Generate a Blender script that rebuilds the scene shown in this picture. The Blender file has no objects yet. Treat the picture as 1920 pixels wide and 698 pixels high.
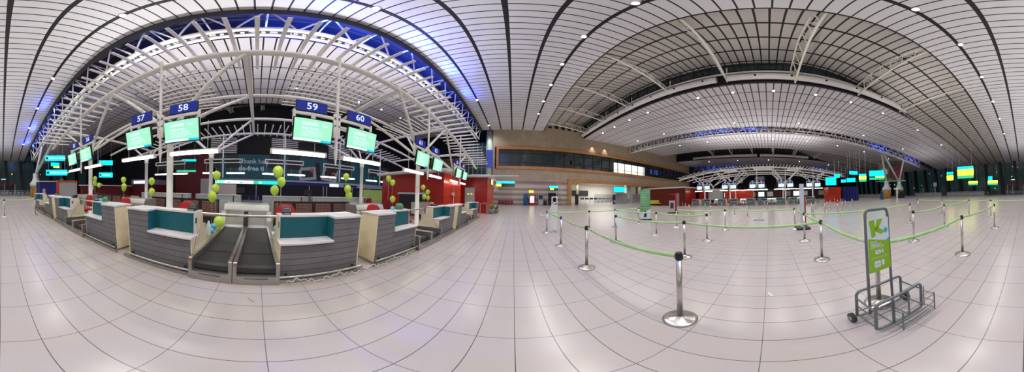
import bpy, math, random
from mathutils import Vector, Matrix
random.seed(7)
PI = math.pi
scn = bpy.context.scene
COL = scn.collection

# ------------------------------------------------------------------ materials
def newmat(name):
    m = bpy.data.materials.new(name); m.use_nodes = True
    return m, m.node_tree.nodes, m.node_tree.links, m.node_tree.nodes['Principled BSDF']
def mat(name, col, rough=0.5, metal=0.0, var=0.06, scale=6.0, emit=None, es=0.0, spec=0.5, alpha=None, trans=0.0):
    m, N, L, b = newmat(name)
    b.inputs['Roughness'].default_value = rough
    b.inputs['Metallic'].default_value = metal
    b.inputs['Specular IOR Level'].default_value = spec
    if var > 0:
        tc = N.new('ShaderNodeTexCoord'); nz = N.new('ShaderNodeTexNoise'); nz.inputs['Scale'].default_value = scale
        nz.inputs['Detail'].default_value = 3
        L.new(tc.outputs['Object'], nz.inputs['Vector'])
        r = N.new('ShaderNodeValToRGB')
        r.color_ramp.elements[0].position = 0.3; r.color_ramp.elements[1].position = 0.7
        r.color_ramp.elements[0].color = tuple(c*(1-var) for c in col)+(1,)
        r.color_ramp.elements[1].color = tuple(min(1, c*(1+var)) for c in col)+(1,)
        L.new(nz.outputs['Fac'], r.inputs['Fac']); L.new(r.outputs['Color'], b.inputs['Base Color'])
    else:
        b.inputs['Base Color'].default_value = tuple(col)+(1,)
    if emit is not None:
        b.inputs['Emission Color'].default_value = tuple(emit)+(1,); b.inputs['Emission Strength'].default_value = es
    if trans: b.inputs['Transmission Weight'].default_value = trans
    return m
def math_node(N, L, op, a, b=None, c=None):
    n = N.new('ShaderNodeMath'); n.operation = op
    for i, v in enumerate((a, b, c)):
        if v is None: continue
        if isinstance(v, (int, float)): n.inputs[i].default_value = v
        else: L.new(v, n.inputs[i])
    return n.outputs[0]
def line_mask(N, L, coord, off, step, width):
    # 1 on the line, 0 elsewhere, with world/object coordinate
    t = math_node(N, L, 'SUBTRACT', coord, off - step*0.5)
    t = math_node(N, L, 'DIVIDE', t, step)
    t = math_node(N, L, 'FRACT', t)
    t = math_node(N, L, 'SUBTRACT', t, 0.5)
    t = math_node(N, L, 'ABSOLUTE', t)
    return math_node(N, L, 'LESS_THAN', t, width*0.5/step)
def grid_mat(name, col, linecol, xo, xs, xw, yo, ys, yw, rough, axis=('X', 'Y'), spec=0.5, var=0.05, nscale=0.6, linex=None, wear=0.0):
    m, N, L, b = newmat(name)
    tc = N.new('ShaderNodeTexCoord'); sp = N.new('ShaderNodeSeparateXYZ'); L.new(tc.outputs['Object'], sp.inputs[0])
    mx = line_mask(N, L, sp.outputs[axis[0]], xo, xs, xw)
    my = line_mask(N, L, sp.outputs[axis[1]], yo, ys, yw)
    nz = N.new('ShaderNodeTexNoise'); nz.inputs['Scale'].default_value = nscale; nz.inputs['Detail'].default_value = 4
    L.new(tc.outputs['Object'], nz.inputs['Vector'])
    r = N.new('ShaderNodeValToRGB'); r.color_ramp.elements[0].position = 0.3; r.color_ramp.elements[1].position = 0.7
    r.color_ramp.elements[0].color = tuple(c*(1-var) for c in col)+(1,)
    r.color_ramp.elements[1].color = tuple(min(1, c*(1+var)) for c in col)+(1,)
    L.new(nz.outputs['Fac'], r.inputs['Fac'])
    m1 = N.new('ShaderNodeMix'); m1.data_type = 'RGBA'
    L.new(my, m1.inputs['Factor']); L.new(r.outputs['Color'], m1.inputs[6]); m1.inputs[7].default_value = tuple(linex or linecol)+(1,)
    m2 = N.new('ShaderNodeMix'); m2.data_type = 'RGBA'
    L.new(mx, m2.inputs['Factor']); L.new(m1.outputs[2], m2.inputs[6]); m2.inputs[7].default_value = tuple(linecol)+(1,)
    L.new(m2.outputs[2], b.inputs['Base Color'])
    b.inputs['Roughness'].default_value = rough; b.inputs['Specular IOR Level'].default_value = spec
    return m
def emis(name, col, s):
    m, N, L, b = newmat(name)
    b.inputs['Base Color'].default_value = tuple(c*0.5 for c in col)+(1,)
    b.inputs['Emission Color'].default_value = tuple(col)+(1,); b.inputs['Emission Strength'].default_value = s
    b.inputs['Roughness'].default_value = 0.4
    return m

M = {}
M['floor'] = grid_mat('floor_tiles', (0.47, 0.425, 0.40), (0.07, 0.065, 0.06), 0.0353, 0.3, 0.006, 1.2929, 0.6, 0.006, 0.25, linex=(0.16, 0.145, 0.14), spec=0.48, var=0.04)
M['ceil'] = grid_mat('ceiling_panels', (0.68, 0.675, 0.69), (0.006, 0.006, 0.007), -0.5, 2.05, 0.22, 10.65, 0.615, 0.075, 0.6, linex=(0.015, 0.015, 0.017), var=0.03)
M['ceil2'] = grid_mat('ceiling_panels_far', (0.66, 0.63, 0.66), (0.012, 0.012, 0.014), 15.9, 2.05, 0.11, 0.02, 0.715, 0.10, 0.6, linex=(0.015, 0.015, 0.017), var=0.03)
M['ceil_dark'] = grid_mat('ceiling_panels_raised', (0.50, 0.47, 0.45), (0.006, 0.006, 0.007), -0.5, 2.05, 0.19, 0.3, 0.66, 0.11, 0.6, linex=(0.01, 0.01, 0.011), var=0.05)
M['deck'] = mat('roof_deck', (0.035, 0.035, 0.045), 0.9)
M['white'] = mat('white_paint_steel', (0.84, 0.83, 0.78), 0.45, var=0.04)
M['white_arch'] = mat('white_arch_steel', (0.82, 0.80, 0.73), 0.5, var=0.04)
M['duct'] = mat('duct_metal', (0.80, 0.78, 0.74), 0.45, var=0.05)
M['steel'] = mat('brushed_steel', (0.62, 0.59, 0.55), 0.28, metal=1.0, var=0.08, scale=20)
M['steel_dark'] = mat('dull_steel', (0.42, 0.40, 0.38), 0.38, metal=0.9, var=0.1)
M['hood'] = mat('hood_steel', (0.66, 0.66, 0.62), 0.3, metal=0.7, var=0.08, scale=3)
M['black'] = mat('black_plastic', (0.015, 0.015, 0.017), 0.4)
M['blackmatte'] = mat('black_matte', (0.008, 0.008, 0.01), 0.8)
M['rubber'] = mat('rubber_belt', (0.03, 0.029, 0.026), 0.55, var=0.25, scale=3)
M['tape'] = mat('green_tape', (0.42, 0.68, 0.27), 0.6, emit=(0.42, 0.68, 0.27), es=0.06)
M['tapetext'] = mat('tape_print', (0.8, 0.9, 0.72), 0.6)
M['slat'] = grid_mat('grey_slats', (0.185, 0.18, 0.195), (0.05, 0.05, 0.055), 50, 100, 0.0001, 0.06, 0.118, 0.011, 0.5, axis=('X', 'Z'), var=0.08, nscale=5)
M['beige'] = mat('beige_laminate', (0.80, 0.71, 0.49), 0.5, var=0.05)
M['counter'] = mat('pale_worktop', (0.74, 0.70, 0.68), 0.35, var=0.05)
M['teal'] = mat('teal_panel', (0.003, 0.11, 0.14), 0.5, var=0.08)
M['chair_red'] = mat('red_fabric', (0.45, 0.012, 0.015), 0.7, var=0.1)
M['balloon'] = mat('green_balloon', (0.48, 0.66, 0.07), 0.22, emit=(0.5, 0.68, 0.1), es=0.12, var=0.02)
M['string'] = mat('pale_string', (0.6, 0.7, 0.4), 0.6)
M['signblue'] = mat('sign_blue', (0.0, 0.015, 0.22), 0.3, emit=(0.0, 0.015, 0.35), es=0.3, var=0)
M['signtext'] = mat('sign_letter', (0.8, 0.85, 0.95), 0.5, emit=(0.6, 0.7, 0.95), es=0.6, var=0)
M['screen'] = emis('screen_green', (0.33, 0.80, 0.55), 0.95)
M['screen2'] = emis('screen_pale', (0.70, 0.88, 0.95), 0.95)
M['screentext'] = emis('screen_text', (0.72, 0.97, 0.88), 1.05)
M['screenblue'] = emis('screen_cyan', (0.0, 0.55, 0.75), 1.0)
M['tube'] = emis('fluorescent_tube', (1.0, 0.97, 0.86), 10.0)
M['bulb'] = emis('downlight_disc', (1.0, 0.98, 0.95), 22.0)
M['led'] = emis('led_strip', (0.75, 0.9, 1.0), 3.0)
M['cyan'] = emis('cyan_sign', (0.0, 0.55, 0.72), 1.9)
M['yellow'] = emis('yellow_sign', (0.95, 0.86, 0.02), 4.0)
M['greens'] = emis('green_sign', (0.03, 0.62, 0.32), 1.0)
M['whites'] = emis('white_sign', (0.85, 0.92, 1.0), 1.3)
M['lit'] = emis('lit_window', (0.85, 0.93, 0.80), 1.2)
M['bluelit'] = emis('blue_glow', (0.06, 0.09, 0.45), 0.4)
M['wood'] = mat('timber_trim', (0.42, 0.19, 0.055), 0.5, var=0.15, scale=2)
M['brown'] = grid_mat('brown_panels', (0.36, 0.285, 0.205), (0.24, 0.19, 0.135), 0, 2.4, 0.03, 0.3, 0.62, 0.03, 0.55, axis=('X', 'Z'), var=0.12, nscale=0.8)
M['stripe_l'] = mat('stripe_light', (0.50, 0.44, 0.39), 0.4, var=0.08, scale=1)
M['stripe_d'] = mat('stripe_dark', (0.29, 0.22, 0.18), 0.4, var=0.08, scale=1)
M['glass'] = mat('dark_glass', (0.02, 0.035, 0.04), 0.08, var=0.3, scale=0.4, spec=0.8)
M['glass2'] = mat('facade_glass', (0.012, 0.028, 0.030), 0.12, var=0.6, scale=0.3, spec=0.6, emit=(0.03, 0.065, 0.065), es=0.22)  # faint emission puts the teal light on the glass into the material
M['frame'] = mat('dark_frame', (0.02, 0.02, 0.024), 0.5)
M['red'] = grid_mat('red_panels_lit', (0.55, 0.03, 0.012), (0.12, 0.01, 0.008), 0.2, 1.3, 0.015, 0.55, 0.85, 0.015, 0.3, axis=('Y', 'Z'), var=0.06, nscale=1)  # brighter copy of the kiosk red, light on the side put into the colour
M['red_shaded'] = grid_mat('red_panels_shaded', (0.33, 0.012, 0.010), (0.12, 0.01, 0.008), 0.2, 1.3, 0.015, 0.55, 0.85, 0.015, 0.3, axis=('X', 'Z'), var=0.06, nscale=1)  # darker copy of the same red, shade painted into the colour
M['darkred'] = mat('maroon_wall', (0.13, 0.008, 0.010), 0.5)
M['orange'] = mat('orange_red_frame', (0.65, 0.06, 0.015), 0.4)
M['navy'] = mat('navy_panel', (0.006, 0.012, 0.15), 0.4)
M['grey'] = mat('grey_laminate', (0.25, 0.26, 0.25), 0.5)
M['greyl'] = mat('light_grey', (0.42, 0.44, 0.43), 0.5)
M['roofslab'] = mat('pale_roof_slab', (0.60, 0.58, 0.52), 0.5)
M['darkwall'] = mat('dark_wall', (0.018, 0.018, 0.022), 0.7)
M['board'] = mat('billboard_teal', (0.008, 0.055, 0.07), 0.35, emit=(0.01, 0.07, 0.085), es=0.25, var=0.1, scale=0.3)
M['boardtext'] = mat('billboard_letter', (0.35, 0.42, 0.48), 0.5, emit=(0.3, 0.38, 0.45), es=0.3)
M['trolley'] = mat('grey_tube', (0.16, 0.185, 0.185), 0.4, metal=0.3)
M['sign_w'] = mat('sign_white', (0.80, 0.84, 0.84), 0.4)
M['sign_g'] = mat('sign_green', (0.30, 0.56, 0.012), 0.4, var=0.02)
M['sign_c'] = mat('sign_cyan', (0.02, 0.55, 0.68), 0.4, var=0.02)
M['clear'] = mat('clear_plastic', (0.75, 0.82, 0.85), 0.15, var=0)
M['cyanb'] = mat('cyan_plastic', (0.10, 0.55, 0.70), 0.3)
M['leaf'] = mat('plant_leaf', (0.20, 0.36, 0.05), 0.6, var=0.3)
M['yseat'] = mat('lime_seat', (0.55, 0.52, 0.04), 0.5)
M['rseat'] = mat('dark_red_seat', (0.28, 0.01, 0.03), 0.5)
M['paper'] = mat('white_paper', (0.75, 0.76, 0.78), 0.6)
M['orangeline'] = mat('orange_outline', (0.55, 0.12, 0.05), 0.5)
M['poster'] = mat('grey_poster', (0.10, 0.08, 0.08), 0.5, var=0.4, scale=9)
M['greencan'] = mat('green_can', (0.06, 0.28, 0.12), 0.4)
M['bluecan'] = mat('blue_machine', (0.02, 0.09, 0.22), 0.3, var=0.5, scale=2)
M['brass'] = mat('ochre_drum', (0.50, 0.26, 0.04), 0.4, var=0.5, scale=2)
M['pedestal'] = mat('pale_pedestal', (0.55, 0.60, 0.60), 0.5)
M['bluetile'] = mat('blue_floor_sticker', (0.05, 0.22, 0.30), 0.4)
M['players'] = mat('billboard_picture', (0.10, 0.16, 0.05), 0.5, var=0.8, scale=0.5)
M['plume'] = mat('dark_red_figures', (0.16, 0.03, 0.03), 0.6, var=0.5, scale=1.5)
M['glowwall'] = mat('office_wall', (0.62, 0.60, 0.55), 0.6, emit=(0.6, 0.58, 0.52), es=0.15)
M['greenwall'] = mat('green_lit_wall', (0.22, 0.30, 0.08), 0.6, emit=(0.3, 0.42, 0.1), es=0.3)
M['greenban'] = mat('green_banner', (0.16, 0.42, 0.16), 0.5, var=0.3, scale=1.5)

# ------------------------------------------------------------------ mesh builder
class MB:
    def __init__(s): s.v = []; s.f = []; s.m = []; s.sm = []; s.mats = []; s.cuts = []; s.lv = 0
    def mi(s, m):
        m = M[m] if isinstance(m, str) else m
        if m not in s.mats: s.mats.append(m)
        return s.mats.index(m)
    def add(s, vs, fs, m, smooth=False, T=None):
        o = len(s.v); k = s.mi(m)
        s.v += [tuple(T @ Vector(v)) if T is not None else tuple(v) for v in vs]
        for f in fs: s.f.append(tuple(i+o for i in f)); s.m.append(k); s.sm.append(smooth)
        return s
    def box(s, x0, x1, y0, y1, z0, z1, m, T=None):
        x0, x1 = sorted((x0, x1)); y0, y1 = sorted((y0, y1)); z0, z1 = sorted((z0, z1))
        v = [(x0,y0,z0),(x1,y0,z0),(x1,y1,z0),(x0,y1,z0),(x0,y0,z1),(x1,y0,z1),(x1,y1,z1),(x0,y1,z1)]
        return s.add(v, [(3,2,1,0),(4,5,6,7),(0,1,5,4),(1,2,6,5),(2,3,7,6),(3,0,4,7)], m, False, T)
    def bbox(s, x0, x1, y0, y1, z0, z1, m, b=0.01):
        # box with chamfered edges
        x0, x1 = sorted((x0, x1)); y0, y1 = sorted((y0, y1)); z0, z1 = sorted((z0, z1))
        b = min(b, (x1-x0)*.45, (y1-y0)*.45, (z1-z0)*.45)
        v = []; idx = {}
        X = (x0, x1); Y = (y0, y1); Z = (z0, z1)
        for i in (0, 1):
            for j in (0, 1):
                for k in (0, 1):
                    sx, sy, sz = (1-2*i)*b, (1-2*j)*b, (1-2*k)*b
                    idx[(i,j,k,'x')] = len(v); v.append((X[i], Y[j]+sy, Z[k]+sz))
                    idx[(i,j,k,'y')] = len(v); v.append((X[i]+sx, Y[j], Z[k]+sz))
                    idx[(i,j,k,'z')] = len(v); v.append((X[i]+sx, Y[j]+sy, Z[k]))
        fs = []
        for i in (0, 1):
            fs.append([idx[(i,a,c,'x')] for a, c in ((0,0),(1,0),(1,1),(0,1))])
            fs.append([idx[(a,i,c,'y')] for a, c in ((0,0),(1,0),(1,1),(0,1))])
            fs.append([idx[(a,c,i,'z')] for a, c in ((0,0),(1,0),(1,1),(0,1))])
        for i in (0, 1):
            for j in (0, 1):
                fs.append([idx[(i,j,0,'x')], idx[(i,j,1,'x')], idx[(i,j,1,'y')], idx[(i,j,0,'y')]])
                fs.append([idx[(i,0,j,'x')], idx[(i,1,j,'x')], idx[(i,1,j,'z')], idx[(i,0,j,'z')]])
                fs.append([idx[(0,i,j,'y')], idx[(1,i,j,'y')], idx[(1,i,j,'z')], idx[(0,i,j,'z')]])
                for k in (0, 1): fs.append([idx[(i,j,k,c)] for c in 'xyz'])
        return s.add(v, fs, m)
    def tube(s, p0, p1, r, m, n=8, r1=None, caps=True):
        p0 = Vector(p0); p1 = Vector(p1); d = p1-p0
        if d.length < 1e-6: return s
        q = d.to_track_quat('Z', 'Y'); r1 = r if r1 is None else r1
        v = []
        for p, rr in ((p0, r), (p1, r1)):
            for i in range(n):
                a = 2*PI*i/n; v.append(tuple(p + q @ Vector((math.cos(a)*rr, math.sin(a)*rr, 0))))
        fs = [(i, (i+1) % n, n+(i+1) % n, n+i) for i in range(n)]
        s.add(v, fs, m, True)
        if caps: s.add(v, [tuple(range(n))[::-1], tuple(range(n, 2*n))], m)
        return s
    def path(s, pts, r, m, n=8):
        for a, b in zip(pts, pts[1:]): s.tube(a, b, r, m, n)
        for p in pts[1:-1]: s.ball(p, r*1.0, m, n, max(4, n//2))
        return s
    def ball(s, c, r, m, n=12, k=8, sz=(1, 1, 1)):
        v = [(c[0], c[1], c[2]+r*sz[2])]
        for j in range(1, k):
            t = PI*j/k
            for i in range(n):
                a = 2*PI*i/n; v.append((c[0]+r*sz[0]*math.sin(t)*math.cos(a), c[1]+r*sz[1]*math.sin(t)*math.sin(a), c[2]+r*sz[2]*math.cos(t)))
        v.append((c[0], c[1], c[2]-r*sz[2])); L = len(v)-1
        fs = [(0, 1+i, 1+(i+1) % n) for i in range(n)]
        for j in range(k-2):
            for i in range(n):
                a = 1+j*n+i; b = 1+j*n+(i+1) % n; fs.append((a, a+n, b+n, b))
        fs += [(L, 1+(k-2)*n+(i+1) % n, 1+(k-2)*n+i) for i in range(n)]
        return s.add(v, fs, m, True)
    def lathe(s, c, prof, m, n=24, smooth=True):
        v = []; k = len(prof)
        for r, z in prof:
            for i in range(n):
                a = 2*PI*i/n; v.append((c[0]+r*math.cos(a), c[1]+r*math.sin(a), c[2]+z))
        fs = []
        for j in range(k-1):
            for i in range(n):
                a = j*n+i; b = j*n+(i+1) % n; fs.append((a, b, b+n, a+n))
        fs.append(tuple(range(n))[::-1]); fs.append(tuple(range((k-1)*n, k*n)))
        return s.add(v, fs, m, smooth)
    def prism(s, poly, axis, a, b, m):
        # poly in the two other axes; extruded along axis from a to b
        def P(u, w, t): return {'x': (t, u, w), 'y': (u, t, w), 'z': (u, w, t)}[axis]
        n = len(poly); v = [P(u, w, a) for u, w in poly]+[P(u, w, b) for u, w in poly]
        fs = [tuple(range(n)), tuple(range(n, 2*n))[::-1]]+[(i, i+n, (i+1) % n+n, (i+1) % n) for i in range(n)]
        return s.add(v, fs, m)
    def quad(s, a, b, c, d, m): return s.add([a, b, c, d], [(0, 1, 2, 3)], m)
    def each(s, name, parent, off=None):
        # every recorded piece becomes an object of its own
        cuts = s.cuts+[(len(s.v), len(s.f))]; out = []
        for (v0, f0), (v1, f1) in zip(cuts, cuts[1:]):
            q = MB(); q.mats = s.mats; q.v = s.v[v0:v1]; q.f = [tuple(i-v0 for i in f) for f in s.f[f0:f1]]; q.m = s.m[f0:f1]; q.sm = s.sm[f0:f1]
            o = q.build(name, parent)
            if off is not None: o.location = off
            out.append(o)
        return out
    def build(s, name, parent=None, loc=None):
        me = bpy.data.meshes.new(name)
        off = Vector(loc) if loc is not None else Vector((0, 0, 0))
        me.from_pydata([tuple(Vector(v)-off) for v in s.v], [], s.f)
        for mm in s.mats: me.materials.append(mm)
        me.polygons.foreach_set('material_index', s.m)
        me.polygons.foreach_set('use_smooth', s.sm)
        me.update()
        o = bpy.data.objects.new(name, me); COL.objects.link(o)
        if loc is not None: o.location = off
        if parent is not None: o.parent = parent
        return o
def _piece(fn):
    def w(s, *a, **k):
        if s.lv == 0: s.cuts.append((len(s.v), len(s.f)))
        s.lv += 1
        try: return fn(s, *a, **k)
        finally: s.lv -= 1
    return w
for _n in ('box', 'bbox', 'tube', 'path', 'ball', 'lathe', 'prism', 'add'): setattr(MB, _n, _piece(getattr(MB, _n)))
def tag(o, label=None, cat=None, group=None, kind=None):
    if label: o['label'] = label
    if cat: o['category'] = cat
    if group: o['group'] = group
    if kind: o['kind'] = kind
    return o
def empty(name, loc, rz=0, label=None, cat=None, group=None):
    o = bpy.data.objects.new(name, None); COL.objects.link(o)
    o.location = loc; o.rotation_euler = (0, 0, rz); o.empty_display_size = 0.2
    return tag(o, label, cat, group)
def struct(mb, name, label=None, cat=None):
    o = mb.build(name); o['kind'] = 'structure'
    return tag(o, label, cat)
def thing(mb, name, loc, label, cat, group=None):
    return tag(mb.build(name, None, loc), label, cat, group)
def copy_tree(o, parent=None):
    c = o.copy(); COL.objects.link(c)
    if parent is not None: c.parent = parent
    for ch in o.children: copy_tree(ch, c)
    return c
def text(name, s, size, m, parent, loc, rot, align='CENTER', ext=0.003, bold=0.0, lab=None):
    cu = bpy.data.curves.new(name, 'FONT'); cu.body = s; cu.size = size; cu.align_x = align; cu.align_y = 'CENTER'
    cu.extrude = ext; cu.offset = bold; cu.resolution_u = 2
    cu.materials.append(M[m])
    tmp = bpy.data.objects.new('tmp_text', cu); COL.objects.link(tmp)
    bpy.context.view_layer.update()
    me = bpy.data.meshes.new_from_object(tmp.evaluated_get(bpy.context.evaluated_depsgraph_get()))
    bpy.data.objects.remove(tmp); me.name = name
    if not me.materials: me.materials.append(M[m])
    o = bpy.data.objects.new(name, me); COL.objects.link(o)
    o.location = loc; o.rotation_euler = rot
    if parent is not None: o.parent = parent
    return o
RX = (PI/2, 0, PI/2)      # text facing +x
def lamp(kind, loc, energy, color=(1, 1, 1), rot=(0, 0, 0), size=0.08, angle=None, blend=0.5, name='lamp'):
    l = bpy.data.lights.new(name, kind); l.energy = energy; l.color = color
    if kind in ('POINT', 'SPOT'): l.shadow_soft_size = size
    if kind == 'SPOT': l.spot_size = angle or 2.2; l.spot_blend = blend
    o = bpy.data.objects.new(name, l); COL.objects.link(o); o.location = loc; o.rotation_euler = rot
    return o

# ------------------------------------------------------------------ roof shape
def zc(Y):
    if Y >= 0: return 14.0 + 0.035*Y
    a = -Y; return 14.0 - 0.04*a - 0.0018*a*a
def sstep(a, b, x):
    t = max(0, min(1, (x-a)/(b-a))); return t*t*(3-2*t)
FAR_Y = -44.0; WALL_Y = 31.0
def surf(mb, xs, ys, zf, m, xf=None):
    v = [((x if xf is None else xf(x, y)), y, zf(x, y)) for y in ys for x in xs]
    n = len(xs); fs = []
    for j in range(len(ys)-1):
        for i in range(n-1):
            a = j*n+i; fs.append((a, a+n, a+n+1, a+1))
    mb.add(v, fs, m, True)
YS = [FAR_Y + (WALL_Y-FAR_Y)*i/60 for i in range(61)]

# floor
mb = MB(); mb.box(-31, 78, -60, 50, -0.2, 0, 'floor')
struct(mb, 'floor')
# near flat strip and the other flat strips
def flat(n, x0, x1, dz=0.0, ys=YS, cm='ceil2'):
    b = MB(); surf(b, [x0 + (x1-x0)*i/6 for i in range(7)], ys, lambda x, y: zc(y)+dz, cm)
    surf(b, [x0, x1], ys, lambda x, y: zc(y)+dz+0.25, 'deck')
    for x in (x0, x1):
        surf(b, [x, x+0.001], ys, lambda X, y, x=x: zc(y)+dz+(0.25 if X > x else 0), 'deck')
    struct(b, 'ceiling')
flat('a', -6.6, 5.65, cm='ceil')
flat('b', 14.2, 26.3, -0.75)
flat('c', 28.0, 40.2, -0.5)
flat('d', 48.6, 61, -1.0); flat('f', 62.6, 76, -1.0)
flat('e', -20.5, -8.2, -0.4)
# raised clerestory vaults
RX0 = [0, 0.24, 0.48, 0.71, 0.95, 1.0]; RZ0 = [1.0, 1.45, 2.0, 2.4, 2.6, 2.62]
def rf(Y): return sstep(-19, -2, Y)
def rn(Y): return sstep(-17, 6, Y)
def raised(x0, x1, flip=False):
    b = MB(); xs = [x0 + (x1-x0)*t for t in RX0]
    zz = RZ0[::-1] if flip else RZ0
    def zf(x, y):
        t = (x-x0)/(x1-x0)
        if flip: t = 1-t
        for i in range(5):
            if t <= RX0[i+1]+1e-6:
                u = (t-RX0[i])/(RX0[i+1]-RX0[i]); w = RZ0[i]*(1-u)+RZ0[i+1]*u; break
        low = 0.05 + (-0.75 if t > 0.5 else 0)*0
        base = -0.78*t
        f = rn(y)*(1-t)+rf(y)*t
        return zc(y) + w*f + base*(1-rf(y))
    surf(b, xs, YS, zf, 'ceil_dark')
    struct(b, 'ceiling')
    # clerestory wall with its windows
    xe = x0 if flip else x1
    w = MB(); yy = [y for y in YS if y > -18]
    top = lambda y: zf(xe, y)
    surf(w, [xe, xe+0.001], yy, lambda X, y: (top(y) if X > xe else max(top(y)-1.25*rf(y), zc(y)-0.7)), 'glass')
    surf(w, [xe+0.05, xe+0.051], yy, lambda X, y: (top(y)-1.2*rf(y) if X > xe+0.0505 else zc(y)-0.8), 'blackmatte')
    y = -15.0
    while y < WALL_Y:
        w.box(xe-0.08, xe+0.02, y-0.05, y+0.05, top(y)-1.3*rf(y), top(y), 'frame'); y += 1.56
    o = w.build('window_3'); o['kind'] = 'structure'
raised(5.65, 14.2); raised(40.2, 48.6)
raised(-29.0, -20.5)
# dark deck above the open gaps
mb = MB()
for x0, x1 in ((-8.6, -6.2), (25.9, 28.4)):
    surf(mb, [x0, x1], YS, lambda x, y: zc(y)+1.6, 'deck')
    for x in (x0, x1): surf(mb, [x, x+0.001], YS, lambda X, y, x=x: zc(y)+(1.6 if X > x else -0.8), 'deck')
surf(mb, [-31, 78], YS, lambda x, y: zc(y)+3.2, 'deck')
struct(mb, 'ceiling')

# ------------------------------------------------------------------ end wall with the office windows (Y = 31)
mb = MB(); W = WALL_Y
mb.box(-3.7, 58, W, W+0.4, 11.4, 18.5, 'brown')
mb.box(-3.7, 58, W, W+0.4, 5.25, 6.9, 'brown')
mb.box(-3.7, 10.7, W, W+0.4, 4.5, 5.25, 'brown')
mb.box(58, 78, W, W+0.4, 0, 18, 'darkwall')
mb.box(40.2, 58, W, W+0.4, 0, 5.25, 'brown')
# return wall on the left end
mb.box(-4.1, -3.7, W-0.02, W+6, 4.5, 18.5, 'brown')
for i, (z0, z1, mm) in enumerate([(0, .35, 'stripe_d'), (.35, .75, 'stripe_l'), (.75, 1.25, 'stripe_d'), (1.25, 1.75, 'stripe_l'), (1.75, 2.25, 'stripe_d'), (2.25, 2.75, 'stripe_l'), (2.75, 3.25, 'stripe_d'), (3.25, 3.95, 'stripe_l'), (3.95, 4.5, 'stripe_d')]):
    mb.box(-4.1, 10.7, W+0.15-0.02*(i % 2), W+0.5, z0, z1, mm)
o = struct(mb, 'wall_north')
mb = MB(); mb.box(-31, -4.1, 37, 37.4, 0, 18.5, 'darkwall'); mb.box(-22, -5.5, 36.5, 37, 5.6, 9.5, 'stripe_d'); mb.box(-22, -5.5, 36.3, 36.6, 9.5, 10.6, 'wood')
struct(mb, 'wall_side')
mb = MB(); mb.box(-3.4, 58, W-0.25, W+0.05, 10.85, 11.4, 'wood'); mb.box(-3.4, 58, W-0.25, W+0.05, 6.9, 7.45, 'wood'); mb.box(-3.4, -2.95, W-0.25, W+0.05, 7.45, 10.85, 'wood'); mb.box(57.5, 58, W-0.25, W+0.05, 7.45, 10.85, 'wood')
mb.box(10.7, 11.4, W-0.25, W+0.05, 0, 5.25, 'wood'); mb.box(11.4, 41, W-0.25, W+0.05, 4.55, 5.25, 'wood')
struct(mb, 'trim_1')
mb = MB()
mb.box(-3.0, 58, W+0.25, W+0.3, 7.4, 10.9, 'glass')
mb.box(22.1, 32.4, W+0.18, W+0.22, 7.45, 9.9, 'lit')
for xx in (24.9, 28.4, 30.2): mb.box(xx, xx+1.1, W+0.16, W+0.2, 8.5, 9.7, 'whites')
x = -3.0; i = 0
while x < 57.6:
    mb.box(x-0.06, x+0.06, W+0.05, W+0.28, 7.4, 10.9, 'frame'); x += 2.18; i += 1
mb.box(-3, 57.6, W+0.1, W+0.26, 8.15, 8.22, 'frame'); mb.box(-3, 57.6, W+0.1, W+0.26, 10.1, 10.18, 'frame')
for k in range(26):
    xx = random.uniform(-2, 21); mb.box(xx, xx+random.uniform(.1, .6), W+0.235, W+0.25, 8.4, 8.4+random.uniform(.05, .9), 'frame')
for xx in (34.8, 36.2, 37.4): mb.box(xx, xx+0.9, W+0.2, W+0.24, 8.3, 9.7, 'bluelit')
struct(mb, 'window_1')
# hall behind the lower opening
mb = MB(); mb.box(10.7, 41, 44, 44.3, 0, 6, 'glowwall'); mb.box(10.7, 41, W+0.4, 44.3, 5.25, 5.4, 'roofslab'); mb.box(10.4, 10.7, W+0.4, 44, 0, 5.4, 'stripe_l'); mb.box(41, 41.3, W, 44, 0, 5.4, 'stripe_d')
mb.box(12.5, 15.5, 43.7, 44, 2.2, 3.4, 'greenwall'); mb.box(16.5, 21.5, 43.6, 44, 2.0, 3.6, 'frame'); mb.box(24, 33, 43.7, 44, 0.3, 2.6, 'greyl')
struct(mb, 'wall_back')
# far west wall
mb = MB(); mb.box(-25.6, -25.2, -44, 37, 0, 18.5, 'darkwall'); struct(mb, 'wall_west')
mb = MB(); mb.box(76, 76.4, -60, W, 0, 19, 'darkwall'); struct(mb, 'wall_east')

# south facade: slanted glass with dark fins
mb = MB()
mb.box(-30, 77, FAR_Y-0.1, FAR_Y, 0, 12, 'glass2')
for k in range(10): mb.box(-30, 77, FAR_Y, FAR_Y+0.08, 0.9+k*1.0, 0.96+k*1.0, 'frame')
x = -29.0
while x < 76: mb.box(x-0.03, x+0.03, FAR_Y, FAR_Y+0.1, 0, 11, 'frame'); x += 1.5
o = struct(mb, 'window_south')
for k in range(26):
    x = -26 + 4.0*k
    b = MB(); b.prism([(x-0.45, 0), (x+0.45, 0), (x+1.0+0.3, 11), (x+1.0-0.3, 11)], 'y', FAR_Y+0.1, FAR_Y+0.9, 'frame')
    struct(b, 'trim_2' if k == 0 else 'trim_2.%03d' % k)

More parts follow.
